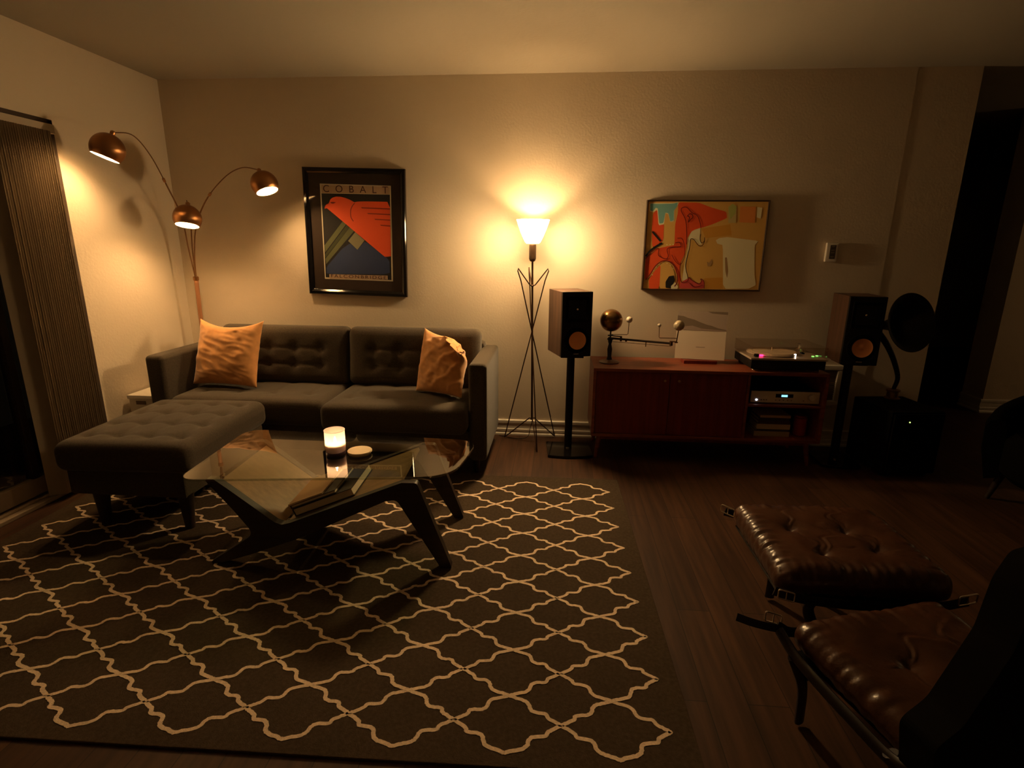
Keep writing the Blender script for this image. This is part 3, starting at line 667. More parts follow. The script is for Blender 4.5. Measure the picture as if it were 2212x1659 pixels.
# ================================================================== WALL ART
ART = {}
def art(name, col, rough=.7): return ART.setdefault(name, mat('print_'+name, col, rough))
art('border', (.62, .55, .42)); art('black', (.012, .010, .010)); art('tan', (.50, .35, .23)); art('blue', (.026, .045, .13)); art('green', (.12, .13, .055))
art('olive', (.055, .06, .022)); art('stone', (.26, .24, .14)); art('red', (.85, .10, .022)); art('dark', (.24, .018, .008)); art('ink', (.07, .03, .008))
art('ochre', (.78, .47, .12)); art('amber', (.74, .36, .05)); art('cream', (.92, .84, .55)); art('teal', (.22, .50, .48)); art('pink', (.72, .10, .09)); art('smudge', (.45, .28, .12))
art('orange', (.88, .32, .08)); art('pale', (.64, .52, .22)); art('leaf', (.50, .55, .15)); art('line', (.20, .012, .008))
def paint(shapes, y0, origin, names, rot=0.0, skip=('p',)):
    """flat print: every colour patch is a thin raised layer of one mesh"""
    bm = NB(); c, s = math.cos(rot), math.sin(rot); R_ = lambda p: (p[0]*c - p[1]*s, p[0]*s + p[1]*c); y = y0
    for sh in shapes:
        if sh[0] in skip: continue
        mi = names.index(sh[1]); pts = [R_(p) for p in sh[2]]; y -= .00012
        if sh[0] == 'f':
            if len(pts) > 4 and sh[1] not in ('border',): pts = soft(pts)
            vs_ = [bm.verts.new((a, y, b)) for a, b in pts]; f = bm.faces.new(vs_); f.material_index = mi
        elif sh[0] == 'c':
            vs_ = [bm.verts.new((pts[0][0]+sh[3]*math.cos(k*PI/7), y, pts[0][1]+sh[3]*math.sin(k*PI/7))) for k in range(14)]; f = bm.faces.new(vs_); f.material_index = mi
        else:
            P = [Vector((q.x, q.y)) for q in smooth_path([(a, b, 0) for a, b in pts], 5)]; L, Rr = [], []
            for k in range(len(P)):
                d = P[min(k+1, len(P)-1)]-P[max(k-1, 0)]; d = d.normalized() if d.length else Vector((1, 0)); nn = Vector((-d.y, d.x))*sh[3]
                L.append(bm.verts.new((P[k].x+nn.x, y, P[k].y+nn.y))); Rr.append(bm.verts.new((P[k].x-nn.x, y, P[k].y-nn.y)))
            for k in range(len(P)-1):
                f = bm.faces.new((L[k], Rr[k], Rr[k+1], L[k+1])); f.material_index = mi
    for f in bm.faces: f.normal_update()
    bmesh.ops.triangulate(bm, faces=[f for f in bm.faces if len(f.verts) > 4])
    for f in bm.faces:
        f.normal_update()
        if f.normal.y > 0: f.normal_flip()
    return bm
def soft(P):
    n = len(P); out = []
    for i in range(n):
        a, b = P[i], P[(i+1) % n]; out += [(a[0]*.9+b[0]*.1, a[1]*.9+b[1]*.1), (a[0]*.1+b[0]*.9, a[1]*.1+b[1]*.9)]
    return out
def letters(dst, mi, text, size, cx, cz, y, spacing, width=None, squash=1.0):
    cu = bpy.data.curves.new('t', 'FONT'); cu.body = text; cu.size = size; cu.align_x = 'CENTER'; cu.align_y = 'CENTER'; cu.space_character = spacing; cu.extrude = .0003
    ob = bpy.data.objects.new('t', cu); me = bpy.data.meshes.new_from_object(ob); bm = NB(); bm.from_mesh(me); bpy.data.meshes.remove(me); bpy.data.objects.remove(ob); bpy.data.curves.remove(cu)
    xs = [v.co.x for v in bm.verts]; k = (width/(max(xs)-min(xs))) if width else 1
    bmesh.ops.scale(bm, vec=(k, squash, 1), verts=bm.verts)
    bmesh.ops.transform(bm, matrix=Matrix.Translation((cx, y, cz)) @ Matrix.Rotation(PI/2, 4, 'X'), verts=bm.verts)
    merge(dst, bm, mi)
def picture_frame(W_, H_, fw, depth, face):
    """mitred frame moulding in the xz plane, back at y=0"""
    bm = NB(); prof = [(0, 0), (0, -depth*.8), (fw*.15, -depth), (fw*.55, -depth), (fw*.9, -depth*.72), (fw, -depth*.6), (fw, 0)]
    cor = [(-1, -1), (1, -1), (1, 1), (-1, 1)]; rings = []
    for sx, sz in cor: rings.append([bm.verts.new((sx*(W_/2-a), b, sz*(H_/2-a))) for a, b in prof])
    for i in range(4):
        A, Bv = rings[i], rings[(i+1) % 4]
        for k in range(len(prof)): bm.faces.new((A[k], A[(k+1) % len(prof)], Bv[(k+1) % len(prof)], Bv[k]))
    bmesh.ops.recalc_face_normals(bm, faces=bm.faces); return bm

TILT = math.radians(1.27)
pf = thing('framed_poster', 'framed art poster of a red falcon in a wide black frame above the sofa', 'picture', (-1.413, -.004, 1.447), ry=TILT)
obj('frame', picture_frame(.716, .856, .036, .030, 0), GLOSSB, pf, smooth=20)
bm = NB(); box(bm, (0, -.006, 0), (.66, .008, .80)); obj('mat_board', bm, mat('dark_brown_mat_board', (.035, .018, .010), .8), pf)
art('lettering', (.06, .016, .010)); names = sorted({s[1] for s in POSTER if s[0] != 'p'}) + ['lettering']
bm = paint(POSTER, -.0105, None, names, TILT)
for txt, size, k, fit, q_ in (('COBALT', .062, 0, .95, 1.05), ('FALCONBRIDGE', .036, 1, .95, .85)):
    strip = [s for s in POSTER if s[1] == 'tan'][k][2]; c0, s0 = math.cos(TILT), math.sin(TILT); sp = [(a*c0-b*s0, a*s0+b*c0) for a, b in strip]
    xs_, zs_ = [a for a, b in sp], [b for a, b in sp]
    letters(bm, names.index('lettering'), txt, size, sum(xs_)/4, sum(zs_)/4, -.0135, 2.2 if k == 0 else 1.3, fit*(sorted(xs_)[2]-sorted(xs_)[1]), q_)
obj('print', bm, [ART[n] for n in names], pf, smooth=None)
bm = NB(); box(bm, (0, -.0185, 0), (.652, .002, .792)); obj('cover_glass', bm, pane_mat('picture_glass', (.99, .99, .99), 0.0, 1.3), pf, smooth=None)

pn = thing('framed_painting', 'abstract red and ochre painting in a thin dark frame above the cabinet', 'picture', (.963, -.003, 1.379))
obj('frame', picture_frame(.782, .584, .011, .036, 0), mat('dark_brown_slim_frame', (.03, .013, .006), .4), pn, smooth=20)
names = sorted({s[1] for s in PAINTING if s[0] != 'p'})
obj('canvas', paint(PAINTING, -.026, None, names), [ART[n] for n in names], pn, smooth=None)
bm = NB(); box(bm, (0, -.013, 0), (.762, .024, .564)); obj('backing_board', bm, ART['ochre'], pn)

# ================================================================== SPEAKERS
def speaker(loc, a, label):
    t = thing('bookshelf_speaker', label, 'speaker', loc, a, 'bookshelf speakers on stands')
    w_, d_, h_ = .205, .275, .418
    bm = NB(); box2(bm, (-w_/2, -d_/2+.02, 0), (w_/2, d_/2, h_), .003); obj('cabinet', bm, SPKWOOD, t)
    bm = NB(); box2(bm, (-w_/2, -d_/2, 0), (w_/2, -d_/2+.0195, h_), .004); obj('front_baffle', bm, BLACK, t)
    zt = h_*.735; f = -d_/2
    bm = NB()   # square horn around the tweeter
    o_, i_, dz = .076, .018, .004
    V = [[bm.verts.new((sx*s, y, zt+sz*s)) for sx, sz in ((-1, -1), (1, -1), (1, 1), (-1, 1))] for s, y in ((o_+.004, f-.0005), (o_+.002, f-.005), (o_-.004, f-.005), (.045, f+.006), (i_, f+.015))]
    for A, Bv in zip(V[:-1], V[1:]):
        for k in range(4): bm.faces.new((A[k], A[(k+1) % 4], Bv[(k+1) % 4], Bv[k]))
    bm.faces.new(V[-1]); bmesh.ops.recalc_face_normals(bm, faces=bm.faces)
    hn = obj('tweeter_horn', bm, MATTE, t, smooth=20)
    bm = NB(); box(bm, (0, f-.0025, zt), (2*o_-.012, .004, 2*o_-.012), .001)
    bm.free()
    bm = NB(); ball(bm, (0, f+.004, zt), .0085, 0, 2); obj('tweeter_dome', bm, STEEL, hn)
    zw = h_*.262; M_ = Matrix.Translation((0, f, zw)) @ Matrix.Rotation(PI/2, 4, 'X')
    bm = NB(); lathe(bm, [(.083, -.002), (.083, .004), (.078, .006), (.073, .004), (.070, .007), (.064, .007), (.0575, .001), (.0575, -.002)], 48, M_); obj('woofer_surround', bm, MATTE, t)
    bm = NB(); lathe(bm, [(.058, .0015), (.045, -.0025), (.030, -.008), (.020, -.012), (.014, -.010), (.007, -.006), (0, -.005)], 48, Matrix.Translation((0, f-.004, zw)) @ Matrix.Rotation(PI/2, 4, 'X') @ Matrix.Translation((0, 0, .013)) )
    obj('woofer_cone', bm, COPPER, t, smooth=60, label='copper coloured woofer cone')
    bm = NB(); box(bm, (0, f-.002, .020), (.034, .003, .007), .001); obj('logo_plate', bm, mat('grey_badge', (.35, .3, .25), .4, metal=.6), t)
    return t
def stand(loc, a, pole_xy, label, bw=.30, bd=.26):
    t = thing('speaker_stand', label, 'speaker stand', loc, a, 'black speaker stands')
    pts = [(-bw/2, bd/2), (bw/2, bd/2)] + [(bw/2 - bw*k/8, -bd/2 - .022*(1-(2*k/8-1)**2)) for k in range(9)]
    bm = NB(); prism(bm, pts, .004, .020, 'z', 0, .002); obj('base_plate', bm, GLOSSB, t)
    for x in (-bw/2+.03, bw/2-.03):
        for y in (-bd/2+.02, bd/2-.03):
            bm = NB(); cyl(bm, (x, y, 0), .012, .005, 14); obj('foot', bm, MATTE, t)
    px, py = pole_xy
    bm = NB(); cyl(bm, (px, py, .018), .026, .645, 24); obj('pole', bm, BLACK, t)
    bm = NB(); box(bm, (px, py, .669), (.15, .17, .012), .003); obj('top_plate', bm, BLACK, t)
    bm = NB(); cyl(bm, (px-.005, py-.036, .020), .011, .006, 16); obj('bolt_cap', bm, STEEL, t)
    return t
stand((.108, -.300, 0), math.radians(4), (-.002, .040), 'black speaker stand between the torchiere lamp and the cabinet')
speaker((.087, -.2366, .676), math.radians(19), 'walnut speaker with copper cone on stand left of the cabinet')
stand((1.86, -.30, 0), math.radians(-3), (.01, .02), 'black speaker stand to the right of the cabinet', .24, .25)
speaker((1.874, -.275, .676), math.radians(-6.4), 'walnut speaker with copper cone on stand beside the gramophone horn')

# ================================================================== MEDIA CABINET
cab = thing('media_cabinet', 'low red walnut media cabinet on splayed legs with two doors', 'cabinet', (.967, -.25, 0))
CX0, CX1, CZ0, CZ1, CY0, CY1 = .245, 1.690, .165, .622, -.445, -.05
bm = NB()
box2(bm, (CX0, CY0, CZ1-.020), (CX1, CY1, CZ1), .0025); box2(bm, (CX0, CY0, CZ0), (CX1, CY1, CZ0+.020), .0025)
box2(bm, (CX0, CY0, CZ0+.0205), (CX0+.020, CY1, CZ1-.0205), .0015); box2(bm, (CX1-.020, CY0, CZ0+.0205), (CX1, CY1, CZ1-.0205), .0015)
box2(bm, (1.205, CY0+.004, CZ0+.0205), (1.221, CY1, CZ1-.0205), .0015)
obj('body', bm, WALNUT, cab, world=True)
bm = NB(); box2(bm, (CX0+.02, CY1-.012, CZ0+.02), (CX1-.02, CY1-.004, CZ1-.02)); obj('back_panel', bm, MATTE, cab, world=True)
bm = NB(); box2(bm, (1.2215, CY0+.008, .396), (CX1-.0205, CY1-.015, .410), .0015); obj('shelf', bm, WALNUT, cab, world=True)
for x0, x1, kx in ((CX0+.022, .7285, .695), (.7315, 1.203, .783)):
    bm = NB(); box2(bm, (x0, CY0+.012, CZ0+.022), (x1, CY0+.030, CZ1-.022), .0015); d = obj('door', bm, WALNUTV, cab, world=True)
    bm = NB(); lathe(bm, [(0, 0), (.004, 0), (.004, .010), (.008, .013), (.008, .019), (0, .021)], 16, Matrix.Translation((kx, CY0+.012, .552)) @ Matrix.Rotation(PI/2, 4, 'X')); obj('knob', bm, mat('aged_brass_knob', (.5, .32, .16), .3, metal=.9), d, world=True)
bm = NB(); box2(bm, (CX0+.06, CY0+.055, .128), (CX1-.06, CY1-.05, .1645), .002); obj('apron', bm, WALNUTV, cab, world=True)
for sx, x in ((-1, CX0+.062), (1, CX1-.062)):
    for sy, y in ((-1, CY0+.062), (1, CY1-.05)):
        bm = NB(); tube(bm, [(x, y, .164), (x+sx*.022, y+sy*.018, .0)], [.019, .011], 16); obj('leg', bm, WALNUT, cab, world=True)

# on the shelf: amplifier
amp = thing('amplifier', 'silver stereo amplifier with a blue display on the cabinet shelf', 'amplifier', (1.457, -.25, .410))
bm = NB(); box2(bm, (1.250, -.392, .418), (1.664, -.10, .490), .003); obj('case', bm, BLACK, amp, world=True)
bm = NB(); box2(bm, (1.247, -.402, .417), (1.667, -.392, .492), .002); obj('faceplate', bm, SILVER, amp, world=True)
bm = NB(); box2(bm, (1.398, -.4035, .453), (1.505, -.4015, .476)); dsp = obj('display_window', bm, GLOSSB, amp, world=True)
bm = NB(); box2(bm, (1.433, -.4047, .458), (1.470, -.4036, .471), .0004); obj('lit_display', bm, glow('blue_display_glow', (.18, .62, 1.0), 1.6), dsp, world=True)
bm = NB(); cyl(bm, (0, 0, 0), .0205, .016, 32, Matrix.Translation((1.617, -.402, .458)) @ Matrix.Rotation(PI/2, 4, 'X'), bev=.003); obj('volume_knob', bm, SILVER, amp, world=True)
bm = NB(); cyl(bm, (0, 0, 0), .006, .002, 16, Matrix.Translation((1.283, -.402, .435)) @ Matrix.Rotation(PI/2, 4, 'X')); obj('power_light', bm, glow('white_led_glow', (.75, .8, 1.0), 2.5), amp, world=True)
for x in (1.312, 1.328, 1.344, 1.400, 1.424, 1.448, 1.472, 1.496, 1.570):
    bm = NB(); cyl(bm, (0, 0, 0), .0035, .003, 12, Matrix.Translation((x, -.402, .436)) @ Matrix.Rotation(PI/2, 4, 'X'))
    obj('button', bm, mat('dark_button', (.12, .09, .06), .4) if x < 1.36 else STEEL, amp, world=True)
for x in (1.29, 1.62):
    for y in (-.36, -.14):
        bm = NB(); cyl(bm, (x, y, .4108), .016, .0075, 16); obj('foot', bm, MATTE, amp, world=True)

# books stacked under the amplifier
def book(name, label, x0, x1, y0, y1, z0, h, cover, page, group, spine='front'):
    t = thing(name, label, 'book', ((x0+x1)/2, (y0+y1)/2, z0), 0, group)
    c = .0022 if h > .012 else .001
    bm = NB(); box2(bm, (x0, y0, z0), (x1, y1, z0+c)); box2(bm, (x0, y0, z0+h-c), (x1, y1, z0+h))
    box2(bm, (x0, y0-.001, z0), (x1, y0+.002, z0+h), .0008); obj('cover', bm, cover, t, world=True)
    bm = NB(); box2(bm, (x0+.003, y0+.0022, z0+c), (x1-.003, y1-.004, z0+h-c)); obj('page_block', bm, page, t, world=True)
    return t
BG = 'books stacked inside the cabinet'
z = CZ0+.0208
def cmat(n, c, r=.6): return mat('book_cover_'+n, c, r)
specs = [('olive tan hardback at the bottom of the book stack inside the cabinet', 1.298, 1.520, .034, cmat('olive', (.42, .32, .19))),
         ('thin dark paperback second from the bottom of the cabinet book stack', 1.312, 1.512, .014, cmat('umber', (.06, .035, .02))),
         ('pale tan hardback in the middle of the cabinet book stack', 1.312, 1.520, .034, cmat('pale', (.66, .50, .35))),
         ('dark red brown book just above the pale hardback in the stack', 1.318, 1.516, .021, cmat('oxblood', (.07, .022, .013))),
         ('dark brown book second from the top of the cabinet stack', 1.318, 1.510, .021, cmat('coffee', (.055, .028, .016))),
         ('thin picture covered book on top of the stack inside the cabinet', 1.326, 1.516, .017, cmat('sandy', (.6, .38, .27)))]
for lab, x0, x1, h, m_ in specs:
    book('book', lab, x0, x1, -.385, -.225, z, h, m_, CREAM, BG)
    if 'dark red' in lab or 'dark brown book' in lab:
        pass
    z += h + .0004
can = thing('canister', 'round red canister beside the book stack inside the cabinet', 'canister', (1.603, -.33, CZ0+.020))
bm = NB(); cyl(bm, (1.603, -.33, CZ0+.0205), .040, .122, 32, bev=.006); obj('body', bm, mat('dark_red_canister', (.34, .03, .018), .35), can, world=True)
bm = NB(); cyl(bm, (1.603, -.33, CZ0+.143), .0385, .014, 32, bev=.004); obj('lid', bm, mat('red_canister_lid', (.24, .03, .02), .25), can, world=True)

# ------------------------------------------------------------------ turntable
tt = thing('turntable', 'turntable under a clear lid on the right of the cabinet top', 'turntable', (1.44, -.255, CZ1))
TX0, TX1, TY0, TY1 = 1.212, 1.672, -.425, -.085
bm = NB(); box2(bm, (TX0+.006, TY0+.006, .640), (TX1-.006, TY1-.004, .6955), .006); obj('plinth', bm, BLACK, tt, world=True)
bm = NB(); box2(bm, (TX0, TY0, .696), (TX1, TY1, .7075), .002); obj('top_plate', bm, mat('champagne_top_plate', (.62, .52, .42), .35, metal=.4), tt, world=True)
for x in (TX0+.05, TX1-.05):
    for y in (TY0+.045, TY1-.04):
        bm = NB(); lathe(bm, [(0, 0), (.022, 0), (.025, .006), (.018, .0185), (0, .0185)], 20, Matrix.Translation((x, y, CZ1))); obj('foot', bm, STEEL if y < -.3 else MATTE, tt, world=True)
pc = (1.400, -.245)
bm = NB(); lathe(bm, [(0, 0), (.146, 0), (.150, .003), (.150, .011), (.146, .014), (0, .014)], 56, Matrix.Translation((*pc, .7077))); pl = obj('platter', bm, SILVER, tt, world=True)
bm = NB(); lathe(bm, [(0, 0), (.143, 0), (.143, .003), (.05, .003), (0, .0032)], 56, Matrix.Translation((*pc, .722))); obj('slip_mat', bm, CREAM, pl, world=True)
bm = NB(); lathe(bm, [(0, 0), (.006, 0), (.006, .022), (.004, .026), (0, .026)], 14, Matrix.Translation((*pc, .722))); obj('spindle', bm, STEEL, pl, world=True)
bm = NB(); cyl(bm, (1.605, -.165, .7077), .028, .024, 28, bev=.004); cyl(bm, (1.605, -.165, .731), .011, .024, 20); obj('tonearm_base', bm, STEEL, tt, world=True)
bm = NB(); tube(bm, smooth_path([(1.612, -.108, .747), (1.606, -.16, .747), (1.600, -.24, .746), (1.575, -.315, .744), (1.545, -.355, .738)], 6), .0042, 10)
cyl(bm, (0, 0, 0), .013, .03, 18, aim((1.615, -.092, .747), (.12, -1, 0))); ta = obj('tonearm', bm, STEEL, tt, world=True)
bm = NB(); box(bm, (1.538, -.366, .735), (.016, .034, .008), .002); obj('headshell', bm, MATTE, ta, world=True)
bm = NB(); cyl(bm, (1.262, -.37, .7077), .016, .016, 20, bev=.002); obj('strobe_tower', bm, BLACK, tt, world=True)
bm = NB(); box(bm, (1.288, -.368, .7155), (.030, .012, .010), .002); obj('strobe_light', bm, glow('pink_strobe_glow', (1.0, .04, .22), 2.2), tt, world=True)
bm = NB(); cyl(bm, (1.505, -.345, .7077), .007, .016, 14); obj('stylus_light', bm, glow('white_stylus_glow', (1.0, .88, .74), 8), tt, world=True)
for x, y in ((1.622, -.33), (1.655, -.31)):
    bm = NB(); box(bm, (x, y, .7098), (.014, .009, .004), .001); obj('button_light', bm, glow('green_button_glow', (.28, 1.0, .16), 1.4), tt, world=True)
bm = NB()   # lid: five thin walls
lx0, lx1, ly0, ly1, lz0, lz1, th = TX0+.004, TX1-.004, TY0+.006, TY1+.006, .7082, .776, .003
box2(bm, (lx0, ly0, lz0), (lx0+th, ly1, lz1)); box2(bm, (lx1-th, ly0, lz0), (lx1, ly1, lz1)); box2(bm, (lx0+th, ly0, lz0), (lx1-th, ly0+th, lz1)); box2(bm, (lx0+th, ly1-th, lz0), (lx1-th, ly1, lz1)); box2(bm, (lx0, ly0, lz1), (lx1, ly1, lz1+th))
obj('dust_cover', bm, CLEAR, tt, world=True)

# ------------------------------------------------------------------ record sleeve on its stand
rs = thing('record_stand', 'small wooden ledge stand holding the record sleeve on the cabinet', 'stand', (.957, -.19, CZ1))
bm = NB(); box2(bm, (.85, -.235, CZ1), (1.065, -.135, CZ1+.022), .003); obj('ledge', bm, WALNUTV, rs, world=True)
bm = NB(); box2(bm, (.90, -.150, CZ1+.022), (1.02, -.142, CZ1+.17), .002); obj('back_rest', bm, WALNUTV, rs, world=True)
sl = thing('record_sleeve', 'record sleeve with a cream lower half and misty hill photo above', 'record sleeve', (.957, -.200, CZ1+.0245))
sl.rotation_euler = (math.radians(-9), 0, math.radians(-9))
bm = NB(); box2(bm, (-.1575, 0, 0), (.1575, .004, .318), .0008); obj('jacket', bm, mat('sleeve_cream_card', (.80, .69, .55), .55), sl)
bm = NB(); f = bm.faces.new([bm.verts.new((x, -.0006, z_)) for x, z_ in ((-.1575, .192), (.1575, .192), (.1575, .318), (-.1575, .318))]); f.material_index = 0
hill = [(-.1575, .287), (-.12, .283), (-.09, .272), (-.05, .262), (-.01, .246), (.03, .232), (.06, .226), (.10, .212), (.1575, .200), (.1575, .192), (-.1575, .192)]
f = bm.faces.new([bm.verts.new((x, -.0010, z_)) for x, z_ in hill]); f.material_index = 1
f = bm.faces.new([bm.verts.new((x, -.0013, z_)) for x, z_ in ((-.1575, .210), (-.06, .222), (.0, .205), (.1575, .196), (.1575, .192), (-.1575, .192))]); f.material_index = 2
f = bm.faces.new([bm.verts.new((x, -.0008, z_)) for x, z_ in ((-.028, .080), (.030, .080), (.030, .083), (-.028, .083))]); f.material_index = 1
f = bm.faces.new([bm.verts.new((x, -.0008, z_)) for x, z_ in ((.06, .306), (.1575, .300), (.1575, .318), (.03, .318))]); f.material_index = 1
for f in bm.faces:
    f.normal_update()
    if f.normal.y > 0: f.normal_flip()
obj('cover_print', bm, [mat('sleeve_mist', (.44, .35, .29), .5), mat('sleeve_hill', (.22, .165, .12), .5), mat('sleeve_haze', (.40, .30, .25), .5)], sl, smooth=None)

# ------------------------------------------------------------------ orrery
og = thing('orrery', 'brass orrery with a bronze sun globe and small planets on the cabinet', 'orrery', (.358, -.25, CZ1))
OX, OY = .358, -.25
BRZ = mat('aged_bronze', (.23, .125, .045), .27, metal=.9); DKB = mat('dark_turned_wood', (.02, .011, .006), .35); IV = mat('ivory_ball', (.72, .62, .50), .4); MARB = mat('mottled_globe', (.42, .34, .22), .35, var=((28, 28, 28), .45, 3))
bm = NB(); lathe(bm, [(0, 0), (.066, 0), (.068, .004), (.060, .010), (.040, .017), (.022, .020), (0, .020)], 40, Matrix.Translation((OX, OY, CZ1))); obj('base', bm, mat('walnut_turned_base', (.12, .045, .02), .35), og, world=True)
bm = NB(); lathe(bm, [(0, 0), (.019, 0), (.017, .010), (.013, .020), (.015, .050), (.0165, .070), (.013, .088), (.009, .105), (.013, .118), (.015, .128), (.012, .134), (0, .134)], 28, Matrix.Translation((OX, OY, CZ1+.019))); obj('stem', bm, DKB, og, world=True)
bm = NB(); cyl(bm, (OX, OY, CZ1+.152), .005, .065, 14); cyl(bm, (OX, OY, CZ1+.153), .020, .009, 24); cyl(bm, (OX, OY, CZ1+.178), .018, .007, 24); obj('axle', bm, DKB, og, world=True)
bm = NB(); ball(bm, (OX, OY, .903), .0735, 0, 4); obj('sun_globe', bm, BRZ, og, world=True, smooth=180)
bm = NB(); tube(bm, [(OX, OY, .810), (.462, -.262, .812), (.470, -.263, .818), (.472, -.263, .893)], .0022, 8); vr = obj('planet_rod', bm, BRZ, og, world=True)
bm = NB(); ball(bm, (.473, -.263, .911), .0205, 0, 3); obj('planet_ball', bm, IV, vr, world=True, smooth=180)
A0, A1 = Vector((OX-.012, OY+.005, .785)), Vector((.722, -.405, .785)); dd = (A1-A0).normalized()
bm = NB(); tube(bm, [A0, A1], .007, 12); tube(bm, [A0+Vector((0, 0, .018)), A0+dd*.09+Vector((0, 0, .016))], .004, 8); obj('arm', bm, DKB, og, world=True)
bm = NB(); tube(bm, [A0+dd*.03+Vector((0, 0, -.022)), A1+Vector((0, 0, -.018))], .0016, 6); tube(bm, [A0+dd*.25+Vector((0, 0, 0)), A0+dd*.25+Vector((0, 0, -.035))], .003, 8)
for s in (.085, .12): cyl(bm, tuple(A0+dd*s+Vector((0, 0, -.014))), .007, .010, 14)
cyl(bm, tuple(A0+dd*.085+Vector((0, 0, .007))), .007, .012, 14); cyl(bm, tuple(A1+Vector((0, 0, -.014))), .010, .028, 16); obj('belt_drive', bm, BRZ, og, world=True)
E_ = Vector((.757, -.425, .901))
bm = NB(); tube(bm, [A1+Vector((-.01, 0, .012)), (.748, -.418, .798)], .004, 8); tube(bm, [(.750, -.42, .79), (.756, -.424, .87)], .0038, 8); cyl(bm, (.750, -.42, .792), .010, .006, 16); obj('earth_post', bm, BRZ, og, world=True)
bm = NB(); ball(bm, E_, .0325, 0, 4); obj('earth_globe', bm, MARB, og, world=True, smooth=180)
bm = NB(); tube(bm, [(.750, -.42, .820), (.650, -.405, .818), (.645, -.404, .823), (.642, -.403, .886)], .002, 8); mr = obj('moon_rod', bm, BRZ, og, world=True)
bm = NB(); ball(bm, (.6415, -.403, .897), .0115, 0, 3); obj('moon_ball', bm, IV, mr, world=True, smooth=180)

# ================================================================== SUBWOOFER AND HORN
sw = thing('subwoofer', 'black subwoofer box with a green light under the gramophone horn', 'subwoofer', (2.175, -.346, 0), math.radians(6.5))
bm = NB(); box2(bm, (-.165, -.18, .020), (.165, .18, .42), .006); obj('cabinet', bm, MATTE, sw)
bm = NB(); box2(bm, (-.155, -.194, .032), (.155, -.1805, .408), .005); obj('grille', bm, MATTE, sw)
bm = NB(); cyl(bm, (0, 0, 0), .004, .003, 12, Matrix.Translation((-.06, -.194, .36)) @ Matrix.Rotation(PI/2, 4, 'X')); obj('indicator_light', bm, glow('yellow_green_led', (.55, .9, .2), 1.2), sw)
for x in (-.13, .13):
    for y in (-.14, .14):
        bm = NB(); cyl(bm, (x, y, 0), .018, .0205, 16); obj('foot', bm, MATTE, sw)
hn = thing('gramophone_horn', 'black antique gramophone horn standing on the subwoofer', 'horn speaker', (2.21, -.215, .42))
HB = mat('black_lacquered_horn', (.006, .004, .003), .35, spec=.25)
bm = NB(); lathe(bm, [(0, 0), (.046, 0), (.046, .006), (.034, .012), (.032, .046), (.040, .050), (.040, .060), (.020, .064), (0, .064)], 36, Matrix.Translation((2.21, -.215, .42))); obj('collar', bm, mat('aged_brass_collar', (.28, .15, .055), .35, metal=.85), hn, world=True)
mouth = Vector((2.119, -.42, .945)); ax = Vector((.30, -.92, .22)).normalized(); throat = mouth - ax*.235
ctrl = [(2.21, -.215, .478), (2.224, -.213, .56), (2.185, -.213, .665), (2.130, -.208, .765), (2.078, -.185, .84), tuple(throat - ax*.035 + Vector((0, 0, -.01))), tuple(throat + ax*.01)]
pth = smooth_path(ctrl, 8); bm = NB(); tube(bm, pth, [.0115 + .0135*i/len(pth) for i in range(len(pth))], 20); obj('neck', bm, HB, hn, world=True)
L = .235; outer = [(.024 + .148*(k/22)**2.6 + .004*(k/22), L*k/22) for k in range(23)]
outer[-1] = (outer[-1][0]+.002, L); inner = [(r_-.003, z_+.002) for r_, z_ in outer[::-1]]; inner[0] = (outer[-1][0]-.002, L+.003)
bm = NB(); lathe(bm, outer+inner, 56, aim(throat, ax)); obj('bell', bm, HB, hn, world=True, smooth=60)

# ================================================================== COFFEE TABLE
ct = thing('coffee_table', 'mid century coffee table with a rounded glass top and sloping wood shelf', 'coffee table', (-.97, -1.56, 0), math.radians(3.2))
prof = [(-1.505, .0105), (-1.455, .0105), (-1.31, .058), (-1.106, .135), (-.712, .322), (-.664, .330), (-.484, .0105), (-.435, .0105), (-.575, .408), (-.640, .408), (-1.13, .212), (-1.165, .203), (-1.195, .214), (-1.38, .365), (-1.435, .408), (-1.478, .408), (-1.37, .27), (-1.29, .155)]
prof = round_poly([(x+.97, z) for x, z in prof], [.008, .008, .1, .1, .05, .03, .008, .008, .02, .01, .03, .02, .03, .1, .01, .01, .1, .04], 5)
for y in (-.235, .215):
    bm = NB(); prism(bm, prof, y-.018, y+.018, 'y', 0, .0015); obj('side_frame', bm, DARKWOOD, ct)
def slab(x0, z0, x1, z1, th, y0, y1):
    d = Vector((x1-x0, z1-z0)).normalized(); n = Vector((d.y, -d.x)); n = n if n.y < 0 else -n
    return [(x0, z0), (x1, z1), (x1+n.x*th, z1+n.y*th), (x0+n.x*th, z0+n.y*th)]
for (a, b) in (((-1.425+.97, .390), (-1.170+.97, .194)), ((-1.160+.97, .193), (-.655+.97, .395))):
    bm = NB(); prism(bm, slab(*a, *b, .016, 0, 0), -.2168, .1968, 'y', 0, .002); obj('shelf_panel', bm, PLYWOOD, ct)
# glass outline traced in plan (world metres)
gp = [(-1.555, -1.880), (-.425, -1.735), (-.372, -1.285), (-1.610, -1.240)]
c_, s_ = math.cos(-math.radians(3.2)), math.sin(-math.radians(3.2))
loc = [((x+.97)*c_-(y+1.56)*s_, (x+.97)*s_+(y+1.56)*c_) for x, y in gp]
loc = round_poly(loc, [.075, .19, .12, .10], 10)
bm = NB(); prism(bm, loc, .4085, .4195, 'z', 0, .0015)
obj('glass_top', bm, GLASS, ct, smooth=None)

